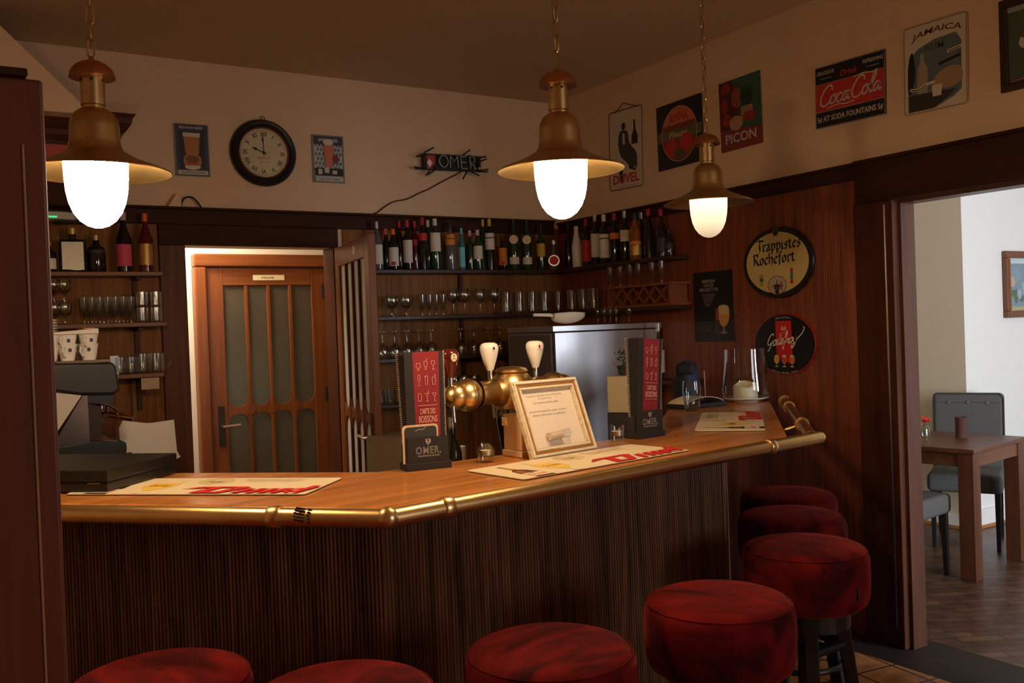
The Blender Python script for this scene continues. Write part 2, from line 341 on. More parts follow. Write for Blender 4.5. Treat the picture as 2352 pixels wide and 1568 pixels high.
NIBS={'i':([[(.0,.8),(.15,.95),(.15,.1),(.3,.02)],[(.12,1.3),(.2,1.38)]],.42),'r':([[(.0,.8),(.15,.95),(.15,.1),(.28,.02)],[(.15,.8),(.35,1.0),(.5,.85)]],.55),
'a':([[(.05,.85),(.25,1),(.45,.85),(.45,.1),(.6,.12)],[(.45,.55),(.1,.4),(.1,.15),(.28,.0),(.45,.15)]],.68),'p':([[(.0,.9),(.15,1),(.15,-.5)],[(.15,.85),(.4,1),(.55,.8),(.55,.2),(.35,0),(.15,.12)]],.72),
's':([[(.5,.85),(.3,1),(.1,.75),(.45,.35),(.3,0),(.05,.12)]],.58),'t':([[(.2,1.3),(.2,.15),(.4,0),(.5,.12)],[(.0,.95),(.42,.95)]],.55),'e':([[(.5,.15),(.3,0),(.1,.2),(.1,.8),(.33,1),(.48,.75),(.14,.45)]],.6),
'o':([[(.3,1),(.1,.8),(.1,.2),(.3,0),(.5,.2),(.5,.8),(.3,1)]],.66),'c':([[(.5,.85),(.3,1),(.1,.8),(.1,.2),(.3,0),(.5,.15)]],.6),'h':([[(.1,1.6),(.1,.05)],[(.1,.8),(.33,1),(.5,.8),(.5,.1),(.3,-.4)]],.68),
'f':([[(.5,1.45),(.32,1.6),(.2,1.4),(.2,-.3)],[(.0,.95),(.42,.95)]],.52),'T':([[(0,1.5),(.3,1.7),(1.0,1.55),(1.25,1.75)],[(.55,1.6),(.45,.9),(.55,.2),(.35,-.25)]],.85),
'R':([[(.05,1.5),(.25,1.6),(.25,.1),(.08,-.2)],[(.25,1.5),(.65,1.65),(.8,1.3),(.35,.85)],[(.4,.9),(.75,.15),(.95,0)]],1.0)}
def spell(word,font,x,y,w_,h_,shear=0,rise=0):
    """strokes of a word fitted to width w_, x-height h_ at (x,y) left baseline"""
    adv=0;S=[]
    for ch in word:
        if ch not in font: adv+=.5; continue
        st,a=font[ch]
        for q in st: S.append([(px+adv,py) for px,py in q])
        adv+=a
    k=w_/adv
    return [[(x+px*k+py*h_*shear,y+py*h_+rise*(px*k)) for px,py in q] for q in S]
# ================================================================ THE ROOM
YB=5.39; XR=3.78; ZC=3.13
FLOORM=tiles('terracotta_tiles',(.46,.22,.09),(.60,.30,.12),(.10,.05,.03),.2,.2,.006,rot=.12)
PARQ=tiles('worn_patterned_floor',(.075,.035,.022),(.14,.075,.045),(.04,.022,.015),.22,.07,.004,rot=.5,rough=.38)
struct(M().box(-1.7,3.56,-3.1,7.6,-.1,0).build('floor',FLOORM))
struct(M().box(3.56,3.95,-3.1,5.6,-.1,0).build('floor',mat('dark_threshold_tile',(.016,.009,.007),.6)))
struct(M().box(3.95,9,-1.2,6,-.1,0).build('floor',PARQ))
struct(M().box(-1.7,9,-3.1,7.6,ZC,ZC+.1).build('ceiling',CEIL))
DX0,DX1,DZ=1.211,2.095,2.085
struct(M().box(-1.7,DX0,YB,YB+.14,0,ZC).box(DX1,XR+.14,YB,YB+.14,0,ZC).box(DX0,DX1,YB,YB+.14,DZ,ZC).build('wall_back',PLASTER))
DY=2.672
WTH=.10
struct(M().box(XR,XR+WTH,DY,YB,0,ZC).box(XR,XR+WTH,1.75,DY,2.08,ZC).box(XR,XR+WTH,-3.1,1.75,0,ZC).build('wall_right',PLASTER))
struct(M().box(-1.7,-1.6,-3.1,7.6,0,ZC).build('wall_left',PLASTER))
wf=M().box(-1.6,2.2,-3.2,-3.1,0,ZC).box(3.75,9,-3.2,-3.1,0,ZC).box(2.2,3.75,-3.2,-3.1,0,1.0).box(2.2,3.75,-3.2,-3.1,2.4,ZC)
struct(wf.build('wall_front',PLASTER))
wn=empty_struct('window_1',(2.975,-3.15,1.7))
M().box(-.775,.775,-.03,.03,-.7,-.64).box(-.775,.775,-.03,.03,.64,.7).box(-.775,-.715,-.03,.03,-.7,.7).box(.715,.775,-.03,.03,-.7,.7).box(-.03,.03,-.03,.03,-.7,.7).build('window_frame',WHITE_WALL,wn)
# stair bulkhead with a sloping top edge, in front of the back wall
YK=4.78; q_=[ony(x,y,YK) for x,y in ((-40,20),(190,240),(213,263),(100,254),(-40,243))]
struct(M().prism([(p.x,p.z) for p in q_[:4]]+[(q_[4].x-1.1,q_[4].z),(q_[0].x-1.1,q_[0].z+.8)],0,.10,Matrix(((1,0,0,0),(0,0,1,YK),(0,1,0,0),(0,0,0,1)))).build('wall_bulkhead',PLASTER))
# lower wood lining and friezes
struct(M().box(-1.5,DX0-.1,YB-.012,YB-.001,0,2.24).box(DX1+.06,XR-.002,YB-.012,YB-.001,0,2.24).build('trim_1',PANX))
struct(M().box(XR-.012,XR-.001,DY+.21,YB-.013,0,2.24).box(XR-.012,XR-.001,-3,1.6,0,2.08).build('trim_2',PANY))
fr=M().box(-1.5,XR-.06,YB-.045,YB-.001,2.20,2.282).box(-1.5,XR-.06,YB-.065,YB-.001,2.282,2.296)
fr.box(DX0-.14,DX1+.02,YB-.04,YB-.001,DZ,2.20)
struct(fr.build('trim_3',DARKW,bevel=.004))
struct(M().box(XR-.045,XR-.001,2.86,YB-.066,2.20,2.262).box(XR-.06,XR-.001,2.86,YB-.066,2.262,2.276).box(XR-.05,XR-.001,.8,2.86,2.08,2.265).box(XR-.065,XR-.001,.8,2.86,2.265,2.28).build('trim_4',DARKWY,bevel=.004))
struct(M().box(DX0-.14,DX0,YB-.035,YB-.001,0,DZ).build('trim_5',wood('casing_wood',(.065,.023,.010),(.17,.060,.024),'z',.5,0,spec=.2),bevel=.005))
struct(M().box(XR-.035,XR-.001,DY+.0,DY+.21,0,2.08).build('trim_6',DARKWZ,bevel=.005))
struct(M().box(XR-.0,XR+WTH,DY-.02,DY-.0005,0,2.08).box(XR,XR+WTH,1.751,DY-.02,2.06,2.0795).build('trim_7',wood('jamb_wood',(.055,.020,.011),(.115,.042,.024),'z',.4,.2)))
# threshold light strip on the casing (brass hinge bead)
struct(M().tube([(XR-.037,DY+.04,.1),(XR-.037,DY+.04,2.06)],.005,8).build('trim_9',mat('worn_steel_bead',(.16,.12,.11),.35,1)))
# ---- hallway behind the opening
HY=6.1
struct(M().box(.3,3.4,HY,HY+.1,2.1,ZC).box(.3,1.45,HY,HY+.1,0,2.1).box(2.30,3.4,HY,HY+.1,0,2.1).build('wall_hallway',WHITE_WALL))
struct(M().box(.2,.3,YB+.14,HY+1.5,0,ZC).box(3.4,3.5,YB+.14,HY+1.5,0,ZC).build('wall_hallway_side',WHITE_WALL))
struct(M().box(.3,3.4,7.5,7.6,0,ZC).build('wall_hallway_end',mat('grey_paint',(.35,.36,.33),.8)))
def door_leaf(parent,W,Hh,wd,wdx,glass,plate=True,hx=0.05,hside=-1,mun=None):
    """x 0..W, front face at y=0 looking to -y"""
    T=.04; ST=.105; TR=.115; zc=1.085; B=.03
    M().box(0,ST,0,T,0,Hh).box(W-ST,W,0,T,0,Hh).build('stile',wd,parent,bevel=.004)
    M().box(ST,W-ST,0,T,Hh-TR,Hh).box(ST,W-ST,0,T,0,.25).build('rail',wdx,parent,bevel=.004)
    n=4; iw=(W-2*ST); pw=iw/n; g=M()
    for i in range(1,n): g.box(ST+pw*i-.011,ST+pw*i+.011,.002,T-.002,.25,Hh-TR)
    g.build('muntin',mun or wd,parent,bevel=.003)
    g=M()
    for i in range(n):
        xa=ST+pw*i+(.011 if i else 0); xb=ST+pw*(i+1)-(.011 if i<n-1 else 0); r=(xb-xa)/2; xm=(xa+xb)/2; K=10
        for k in range(K):
            x0=xa+(xb-xa)*k/K; x1=xa+(xb-xa)*(k+1)/K
            def lo(x): return zc-.02-r+math.sqrt(max(0,r*r-(x-xm)**2))
            def hi(x): return zc+.02+r-math.sqrt(max(0,r*r-(x-xm)**2))
            g.prism([(x0,lo(x0)),(x1,lo(x1)),(x1,hi(x1)),(x0,hi(x0))],.004,T-.004,Matrix(((1,0,0,0),(0,0,1,0),(0,1,0,0),(0,0,0,1))))
    for i in range(1,n): g.lathe([(0,-.006),(.012,-.006),(.03,.0),(.034,.006)],14,Matrix.Translation((ST+pw*i,.006,zc))@Matrix.Rotation(PI/2,4,'X'))
    g.build('tracery',wd,parent,smooth=True)
    M().box(ST,W-ST,.017,.023,.25,Hh-TR).build('glass_pane',glass,parent)
    hp=M().box(hx-.02,hx+.02,-.006,0,.86,1.12).build('handle_plate',mat('dark_bronze',(.05,.04,.03),.4,.8),parent)
    M().tube([(hx,-.006,.99),(hx,-.05,.99),(hx+.11*hside,-.052,.995)],.009,8).build('door_handle',mat('satin_nickel',(.75,.72,.68),.35,1,vary=0),parent,smooth=True)
    return parent
FROST=mat('frosted_grey_glass',(.17,.155,.12),.38,trans=.5,vary=.1,vs_=6,bump=.4,bs=220)
FX0,FX1=1.41,2.56
fr=empty_struct('door_1',(1.49,HY-.05,0))
Wd=.80
door_leaf(fr,Wd,2.012,DOORW,DOORWX,FROST,hx=.06,hside=1)
o=FX0-1.49
struct(M().box(DX1-.012,DX1-.0005,YB-.03,YB+.14,0,DZ-.001).build('trim_14',DARKWZ))
M().box(FX0-1.49,-.003,-.03,.06,0,2.0155).box(Wd+.003,FX1-1.49,-.03,.06,0,2.0155).build('door_frame',DOORW,fr,bevel=.012)
M().box(FX0-1.49,FX1-1.49,-.032,.06,2.016,2.10).build('door_frame',DOORWX,fr,bevel=.012)
pl=M().box(.30,.51,-.003,0,1.93,1.965).build('name_plate',mat('ivory_plate',(.80,.74,.50),.4,vary=0),fr)
g=M(); v,f=text_geo('PRIVE',.01)
g.add([(.355+a[0]*.035,-.0035,1.94+a[1]*.018) for a in v],f).build('lettering',BLACKM,pl)
M().tube([(.77,-.02,1.80),(.77,-.02,1.90)],.009,8).tube([(.77,-.02,1.10),(.77,-.02,1.20)],.009,8).build('hinge',BLACK,fr)
# open leaf, hinged on the right side of the opening and swung into the bar
hin=Vector((DX1-.01,YB-.045,0)); dr=_d(853,760); best=None
for i in range(400):
    t=4+i*.004; p=Vector((dr.x*t,dr.y*t,0)); e_=abs((p-hin).length-.86)
    if p.y<hin.y and (best is None or e_<best[0]): best=(e_,p)
end=best[1]; uu=(hin-end).normalized(); nn=Vector((uu.y,-uu.x,0))
if nn.x>0: nn=-nn
# local x from free edge to hinge, local -y is the face looking left
lm=basis(end,uu,Vector((0,0,1)),-nn)
lm=Matrix(((uu.x,-nn.x,0,end.x),(uu.y,-nn.y,0,end.y),(0,0,1,.01),(0,0,0,1)))
d2=empty_struct('door_2',mtx=lm)
door_leaf(d2,.86,2.065,DOORW,DOORWX,mat('rippled_glass_whitened',(.90,.88,.80),.25,trans=.1,vary=.25,vs_=120,bump=.6,bs=160),hx=.055,hside=1,mun=DARKWZ)  # glass base whitened to imitate hallway light reflected in the panes
M().box(.30,.36,-.003,0,1.985,2.03).build('sticker',CREAM,d2)
M().tube([(.055,.04,.99),(.055,.09,.99),(.16,.09,.99)],.009,8).build('door_handle',CHROME,d2,smooth=True)
# ---- dining room beyond the doorway
struct(M().box(6.2,6.34,3.87,6,0,ZC).build('wall_dining_chimney',BEIGE))
struct(M().box(6.34,9,3.87,3.97,0,ZC).box(6.2,6.34,3.868,3.8695,0,ZC).build('wall_dining_back',WHITE_WALL))
struct(M().box(XR+.15,6.2,5.5,5.6,0,ZC).build('wall_dining_far',BEIGE))
struct(M().box(9,9.1,-1.2,4,0,ZC).build('wall_dining_right',WHITE_WALL))
struct(M().box(6.18,6.2,3.87,5.5,.0,.09).box(6.18,9,3.85,3.8675,0,.13).build('baseboard_dining',WHITE_WALL))
struct(M().box(6.165,6.18,3.85,5.5,.0,.02).box(6.165,9,3.835,3.85,0,.02).build('trim_10',wood('orange_bead_wood',(.35,.14,.05),(.5,.22,.08),'x',.4,.2)))
# ---- foreground post
px=ony(129,876,1.5).x; pz=1.937
po=M().box(-1.45,px,1.5,1.575,0,pz).build('trim_11',REDW,bevel=.006); struct(po)
struct(M().tube([(ony(77,900,1.5).x,1.4985,.02),(ony(77,900,1.5).x,1.4985,1.84)],.0018,6).build('trim_12',mat('post_bead_highlight',(.45,.25,.15),.3)))  # thin bead coloured paler to stand for the highlight along the post
struct(M().box(-1.45,px-.02,1.49,1.585,pz,pz+.012).build('trim_13',DARKW,bevel=.003))
# ================================================================ THE BAR
def off(P,dist):
    """parallel copy of an open 2D polyline, to its left for positive dist"""
    out=[];n=len(P)
    def nrm(a,b): dx,dy=b[0]-a[0],b[1]-a[1]; l=math.hypot(dx,dy); return (-dy/l,dx/l)
    for i in range(n):
        if i==0: m=nrm(P[0],P[1]); k=1
        elif i==n-1: m=nrm(P[-2],P[-1]); k=1
        else:
            a,b=nrm(P[i-1],P[i]),nrm(P[i],P[i+1]); m=(a[0]+b[0],a[1]+b[1]); l=math.hypot(*m); m=(m[0]/l,m[1]/l); k=1/(m[0]*a[0]+m[1]*a[1])
        out.append((P[i][0]+m[0]*dist*k,P[i][1]+m[1]*dist*k))
    return out
CT=1.13
E1=(.918,2.045);E2=(2.541,2.253);E0=(-.42,3.43);E3=(3.623,3.324)
E=[E0,E1,E2,E3]
B1=(1.13,2.62);B2=(2.30,2.72);B0=(.10,3.60);B3=(3.328,3.733)
# countertop: three boards meeting on the corner lines
ct=thing('bar_countertop','long angled oak countertop of the bar with rounded front edge','countertop')
def board(name,poly,m_): M().prism(poly,CT-.045,CT).build(name,m_,ct,bevel=.014)
board('counter_board',[E0,E1,E2,E3,B3,B2,B1,(-.06,3.76)],OAK)
# bar body with real reeds
F=off(E,.235); bar=thing('bar_counter','dark reeded wooden bar front under the oak countertop','bar counter')
def reeds(a,b,z0,z1,name):
    L_=math.dist(a,b); n=int(L_/.0115); pts=[];dx,dy=(b[0]-a[0])/L_,(b[1]-a[1])/L_; nx,ny=dy,-dx
    for i in range(n):
        for k,h in ((0,0),(.18,.0042),(.5,.006),(.82,.0042)):
            t=(i+k)*L_/n; pts.append((a[0]+dx*t+nx*h,a[1]+dy*t+ny*h))
    pts.append(b); m=M(); q=[(p[0],p[1],z0) for p in pts]+[(p[0],p[1],z1) for p in pts]; N=len(pts)
    m.add(q,[(i,i+1,N+i+1,N+i) for i in range(N-1)])
    m.prism([a,b,(b[0]-nx*.03,b[1]-ny*.03),(a[0]-nx*.03,a[1]-ny*.03)],z0,z1)
    return m.build(name,BARF,bar,smooth=False)
for a,b in ((F[0],F[1]),(F[1],F[2]),(F[2],F[3])): reeds(a,b,.10,CT-.046,'reeded_panel')
kp=off(F,.02); k2=off(kp,.02)
M().prism(kp+k2[::-1],0,.10).build('kick_plate',DARKW,bar)
M().tube([(F[2][0],F[2][1],.1),(F[2][0],F[2][1],CT-.047)],.012,8).build('corner_post',BARF,bar)
M().prism(off(E,.16)+off(E,.30)[::-1],CT-.075,CT-.046).build('top_rail',DARKW,bar)
# brass rail
RZ=1.118; r1=onz(890,1191,RZ); r2=onz(1866,1007,RZ); r0=onz(142,1179,RZ); dv=(r0-r1).normalized(); r0=r1+dv*1.9; r3=Vector((XR-.013,3.36,RZ))
r0.z=r1.z=r2.z=r3.z=RZ
rail=thing('brass_rail','polished brass elbow rail running along the front edge of the bar','rail')
RR=.0225
M().tube([r0,r1],RR,24).build('tube',BRASS,rail,smooth=True); 
ovs=(r2-r1).normalized()
M().tube([r1,r2+ovs*.045],RR,24).build('tube',BRASS,rail,smooth=True)
M().tube([r2,r3],RR,24).build('tube',mat('dull_brass',(.55,.30,.13),.33,1,vary=.2),rail,smooth=True)
def ball(c,r): 
    return M().lathe([(0,-r),(r*.38,-r*.92),(r*.7,-r*.7),(r*.92,-r*.38),(r,0),(r*.92,r*.38),(r*.7,r*.7),(r*.38,r*.92),(0,r)],20,Matrix.Translation(c))
ball(r1+Vector((0,-.002,.002)),.0265).build('elbow',BRASS,rail,smooth=True)
ball(r2+ovs*.045,.0225).build('end_cap',BRASS,rail,smooth=True)
ball(r2+(r3-r2).normalized()*.045,.026).build('elbow',BRASS,rail,smooth=True)
def collar(p,d,wd=.03,r=.0275,br=True):
    d=d.normalized(); m=M().tube([p-d*wd/2,p-d*wd*.38,p+d*wd*.38,p+d*wd/2],[r*.93,r,r,r*.93],24)
    m.build('collar',BRASS,rail,smooth=True)
    if br:
        n=Vector((-d.y,d.x,0)); 
        if n.y<0: n=-n
        M().tube([p,p+n*.09-Vector((0,0,.03))],.009,8).build('bracket',BRASSD,rail)
def along(a,b,xpix):
    best=None
    for i in range(800):
        p=a+(b-a)*(i/800); q=p-EYE; X=CX+FPX*q.dot(RT)/q.dot(FW)
        if best is None or abs(X-xpix)<best[0]: best=(abs(X-xpix),p)
    return best[1]
collar(along(r1,r0,631),dv); collar(along(r1,r2,1025),ovs); collar(along(r1,r2,1768),ovs)
d3=(r3-r2).normalized(); collar(along(r2,r3,1842),d3,.018,.03); collar(along(r2,r3,1812),d3,.018,.029,False)
M().tube([r3-d3*.02,r3],.034,20).build('wall_flange',BRASSD,rail,smooth=True)
# black tape marks on the rail
tp=along(r1,r0,700); mm=M()
for q,h in ((0,.018),(.012,.012),(-.02,.008)):
    p=tp+dv*q; 
    for k in range(5):
        a=-.2+k*.35+q*8; n1=Vector((-dv.y,dv.x,0)); n1=-n1 if n1.y>0 else n1
        c1=p+(n1*math.cos(a)+Vector((0,0,1))*math.sin(a))*(RR+.0006); mm.tube([c1-dv*h*.5,c1+dv*h*.5+Vector((0,0,.002))],.0025,5)
mm.build('tape_mark',mat('black_tape',(.03,.02,.015),.6,vary=0),rail)
# ---- stools
def make_stool(label):
    t=thing('bar_stool',label,'stool',group='red velvet stools along the bar')
    pr_=[(a,b+.022) for a,b in [(0,.60),(.145,.60),(.170,.606),(.188,.620),(.1965,.645),(.1995,.70),(.1985,.755),(.193,.778),(.18,.791),(.165,.797),(.10,.803),(0,.806)]]
    M().lathe(pr_,56).build('seat',VELVET,t,smooth=True)
    M().tube([(.1895*math.cos(a),.1895*math.sin(a),.806) for a in [2*PI*i/56 for i in range(56)]],.0018,6,closed=True).build('piping',VELVET,t,smooth=True)
    M().lathe([(0,.565),(.135,.565),(.135,.6215),(0,.6215)],32).build('seat_plate',BLACKP,t)
    for i in range(4):
        a=PI/4+i*PI/2; ca,sa=math.cos(a),math.sin(a)
        mt_=Matrix(((ca,-sa,0,0),(sa,ca,0,0),(0,0,1,0),(0,0,0,1)))
        m=M(); m.add([(.085,-.022,.575),(.128,-.022,.575),(.128,.022,.575),(.085,.022,.575),(.165,-.018,0),(.2,-.018,0),(.2,.018,0),(.165,.018,0)],[(0,1,2,3),(4,7,6,5),(0,4,5,1),(1,5,6,2),(2,6,7,3),(3,7,4,0)],mt_)
        m.build('leg',BLACKP,t,bevel=.004)
    for i in range(4):
        a=PI/4+i*PI/2; b=a+PI/2; r=.118
        M().tube([(r*math.cos(a),r*math.sin(a),.50),(r*math.cos(b),r*math.sin(b),.50)],.016,8).build('stretcher',BLACKP,t)
    M().tube([(.175*math.cos(a),.175*math.sin(a),.28) for a in [2*PI*i/40 for i in range(40)]],.011,8,closed=True).build('foot_ring',BLACKP,t,smooth=True)
    M().tube([(.155*math.cos(a),.155*math.sin(a),.30) for a in (PI/4,3*PI/4)],.007,8).build('foot_bar',CHROME,t)
    M().box(.1975,.2020,-.004,.004,.675,.72).build('care_tag',BLACKM,t)
    return t
st=make_stool('red velvet bar stool against the dark wall, farthest along the bar')
sp=[((3.027,2.699,0),.3,None),
 ((2.703,2.397,0),1.2,'red velvet bar stool standing second from the far end'),
 ((2.364,2.046,0),math.radians(-89),'red velvet bar stool with a black tag on its side, right of the bar corner'),
 ((1.742,1.803,0),2.2,'red velvet bar stool before the right end of the reeded bar front'),
 ((1.176,1.768,0),3.3,'red velvet bar stool under the middle of the bar, top and upper side in view'),
 ((.690,1.822,0),4.0,'red velvet bar stool by the bar corner, only its seat rim in view'),
 ((.395,2.15,0),5.1,'dark red velvet stool in deep shade under the left run of the bar')]
st.location=sp[0][0]; st.rotation_euler=(0,0,sp[0][1])
for loc,rz,lab in sp[1:]: dup(st,loc,rz,lab)
# ---- pendant lamps
def globe_mat(name,emit,st,top): 
    m=bpy.data.materials.new(name); m.use_nodes=True; t=m.node_tree; N=t.nodes; L=t.links; N.clear()
    o=N.new('ShaderNodeOutputMaterial'); e=N.new('ShaderNodeEmission'); g=N.new('ShaderNodeBsdfGlossy'); g.inputs['Roughness'].default_value=.1
    mx=N.new('ShaderNodeMixShader'); mx.inputs[0].default_value=.04; L.new(e.outputs[0],mx.inputs[1]); L.new(g.outputs[0],mx.inputs[2]); L.new(mx.outputs[0],o.inputs[0])
    e.inputs[0].default_value=(*emit,1)
    tc=N.new('ShaderNodeTexCoord'); sp_=N.new('ShaderNodeSeparateXYZ'); L.new(tc.outputs['Object'],sp_.inputs[0])
    mr=N.new('ShaderNodeMapRange'); mr.inputs['From Min'].default_value=-.14; mr.inputs['From Max'].default_value=.02; mr.inputs['To Min'].default_value=st; mr.inputs['To Max'].default_value=top
    L.new(sp_.outputs[2],mr.inputs['Value']); L.new(mr.outputs[0],e.inputs[1]); return m
GL_BRIGHT=globe_mat('glowing_white_glass',(1,.67,.37),80,124)
GL_SOFT=globe_mat('soft_frosted_lit_glass',(1,.74,.45),.72,2.6)
def lamp(loc,label,gm,soft=False):
    t=thing('pendant_lamp',label,'lamp',loc,group='brass pendant lamps over the bar')
    prof=[(.029,.235),(.029,.165),(.0255,.163),(.0255,.157),(.031,.156),(.046,.145),(.0555,.128),(.0585,.11),(.060,.075),(.064,.058),(.070,.049),(.074,.046),(.079,.044),(.094,.034),(.13,.018),(.17,.003),(.18,-.003)]
    inner=[(r-.0015,z-.0025) for r,z in prof[::-1] if z<.04 or r>.06]
    M().lathe(prof+inner,56,cap=False).build('shade',BRASSD,t,smooth=True)
    M().lathe([(.0,.240),(.052,.234),(.0545,.2335),(.053,.243),(.0475,.255),(.038,.265),(.024,.273),(.008,.2765),(.006,.285),(0,.286)],40).build('cap',COPPER,t,smooth=True)
    M().lathe([(0,.037),(.066,.037),(.066,.040),(0,.040)],32).build('light_block_disc',BRASSD,t)  # added hidden disc, stops globe light leaking up the neck
    vh=M()
    for k in range(6): a=k*PI/3+.3; vh.lathe([(0,0),(.0038,0),(.0038,.0016),(0,.0016)],10,Matrix.Translation((.0285*math.cos(a),.0285*math.sin(a),.225))@Matrix.Rotation(a,4,'Z')@Matrix.Rotation(PI/2,4,'Y'))
    vh.build('vent_hole',BLACKM,t)
    M().lathe([(.076,.038),(.080,.030),(.080,.022),(.0765,.021),(.0765,.036)],40,cap=False).build('globe_ring',BRASS if not soft else BRASSD,t,smooth=True)
    gp=[(.0745,.034),(.0755,.01),(.0745,-.02),(.072,-.05),(.066,-.08),(.056,-.105),(.042,-.124),(.025,-.136),(.010,-.141),(0,-.142)]
    g=M().lathe(gp[::-1],40,cap=False).build('globe',gm,t,smooth=True)
    if soft: M().lathe([(0,-.015),(.010,-.010),(.014,0),(.010,.012),(0,.015)],14,Matrix.Translation((0,-.0,-.118))).build('bulb',emis('bulb_filament',(1,.85,.6),12),t,smooth=True)
    ch=M(); z=.285; i=0; top=ZC-loc[2]-.02
    while z<top:
        L_=.048; rr=.0085; m_=Matrix.Translation((0,0,z+L_/2))@Matrix.Rotation(PI/2*(i%2),4,'Z')
        pts=[(rr*math.cos(a),0,(L_/2-rr)*(1 if math.sin(a)>=0 else -1)+rr*math.sin(a)) for a in [2*PI*k/14+.01 for k in range(14)]]
        ch.tube(pts,.003,6,m_,closed=True); z+=L_-.006; i+=1
    ch.build('chain',BRASSD,t,smooth=True)
    M().lathe([(.0,top),(.012,top),(.04,top+.012),(.05,top+.02)],24).build('ceiling_rose',BRASSD,t,smooth=True)
    return t
lamp(tuple(ond(221,394,2.32)),'brass pendant lamp with a glaring white globe beside the dark wooden post',GL_BRIGHT)
lamp(tuple(ond(1288,388,2.62)),'brass pendant lamp with a glaring white globe over the middle of the bar',GL_BRIGHT)
lamp(tuple(ond(1627,465,3.75)),'brass pendant lamp with a soft frosted globe and visible bulb, far end of the bar',GL_SOFT,True)
# ================================================================ THINGS ON THE COUNTER
def along_axis(o,x,y=None):
    u=Vector(x); u.z=0; u.normalize(); v=Vector((-u.y,u.x,0)); return Matrix(((u.x,v.x,0,o[0]),(u.y,v.y,0,o[1]),(0,0,1,o[2]),(0,0,0,1)))
GREY=C('grey_print',(.30,.30,.27)); YEL=C('yellow_print',(.85,.62,.12)); GOLD=C('pale_gold_print',(.62,.48,.25)); BRN=C('bottle_brown_print',(.07,.02,.012)); ORG=C('orange_print',(.75,.30,.05)); TEAL=C('blue_print',(.10,.45,.60)); NAVY=C('navy_print',(.02,.025,.06)); GREEN=C('green_print',(.05,.16,.07)); PINK=C('pink_print',(.65,.10,.18)); SKIN=C('ochre_print',(.45,.24,.12))
def bar_mat(o,u,label,W_=.717,Dp=.262):
    t=thing('bar_mat',label,'bar mat',mtx=along_axis((o[0],o[1],CT+.0005),u),group='white beer mats on the bar')
    r=.012; pts=ell(W_-r,Dp-r,r,r,6,0,PI/2)+ell(r,Dp-r,r,r,6,PI/2,PI)+ell(r,r,r,r,6,PI,1.5*PI)+ell(W_-r,r,r,r,6,1.5*PI,2*PI)
    M().prism(pts,0,.002).build('rubber_backing',BLACK,t); M().prism(pts,.002,.0042).build('mat_top',CREAM,t)
    A=Art(t,.0042); s=W_
    # reclining bottle
    A.poly([(.055,.0),(.125,.0),(.125,.085),(.118,.125),(.10,.145),(.096,.225),(.084,.225),(.080,.145),(.062,.125),(.055,.085)],BRN,'bottle_print')
    A.rect(.083,.15,.097,.205,C('amber_print',(.5,.16,.04)),'bottle_print'); A.rect(.057,.02,.123,.075,CREAM,'bottle_label'); A.text('Duvel',.09,.045,.06,.024,RED,.02,rot=0); A.oval(.09,.068,.008,.005,GREY)
    A.rect(.066,.085,.085,.12,C('amber_print',(.5,.16,.04)),'bottle_print')
    # glass of beer
    A.poly(cat_rom([(.215,.04),(.235,.06),(.26,.10),(.262,.15),(.245,.19),(.19,.19),(.172,.15),(.175,.10),(.20,.06)],5,True),YEL,'glass_print'); A.poly(cat_rom([(.19,.175),(.185,.215),(.20,.235),(.235,.235),(.25,.215),(.245,.175)],4,True),CREAM,'glass_print')
    A.rect(.208,.0,.226,.04,CREAM,'glass_print'); A.text('Duvel',.217,.125,.06,.028,C('amber_print',(.5,.16,.04)),.02)
    # emblem
    for k in (.052,.047,.036): A.stroke(ell(.355,.195,k,k*.95,40),.0016,GOLD,'emblem',True)
    A.text('MOORTGAT',.355,.228,.06,.008,GOLD,.01,arc=.006); A.text('BREWERY',.355,.163,.055,.008,GOLD,.01,arc=-.006)
    A.poly([(.325,.18),(.338,.215),(.355,.195),(.372,.215),(.385,.18),(.37,.187),(.355,.175),(.34,.187)],GOLD,'emblem')
    for k,(tx,l) in enumerate((('BELGISCH SPECIAALBIER',.19),('BIERE SPECIALE BELGE',.17),('BELGIAN GOLDEN ALE',.15))): A.text(tx,.53,.225-.016*k,l,.009,GREY,.015)
    # big red word, cut by the front edge
    x0=.33
    A.poly([(x0-.005,.062),(x0+.035,.098),(x0+.175,.100),(x0+.19,.084),(x0+.055,.080)],RED,'lettering'); A.poly([(x0+.045,.003),(x0+.078,.003),(x0+.105,.085),(x0+.075,.088)],RED,'lettering'); A.poly([(x0+.078,.003),(x0+.135,.003),(x0+.188,.090),(x0+.155,.092),(x0+.118,.020),(x0+.082,.020)],RED,'lettering')
    for k,(a,h) in enumerate(((.175,.068),(.215,.068),(.25,.068),(.285,.068))): A.poly([(x0+a-.008,.003),(x0+a+.015,.003),(x0+a+.040,h),(x0+a+.014,h)],RED,'lettering')
    A.stroke([(x0+.322,.030),(x0+.352,.045),(x0+.352,.066),(x0+.330,.060),(x0+.318,.028),(x0+.335,.006)],.014,RED,'lettering'); A.poly([(x0+.345,.003),(x0+.362,.003),(x0+.386,.09),(x0+.386,.11),(x0+.366,.105)],RED,'lettering')
    A.done(); return t
m0=onz(1204,1104,CT); m1=onz(1585,1036,CT); bar_mat(m0,m1-m0,'white beer bar mat lying in front of the slanted picture frame')
m0=onz(1758,990,CT); m1=onz(1748,944.7,CT); bar_mat(m0,m1-m0,'white beer bar mat turned crossways near the far right end of the bar')
m1=onz(700,1138,CT); m0=onz(230,1138,CT); u=(m1-m0).normalized(); bar_mat(m1-u*.717,u,'white beer bar mat partly under the black cash drawer')
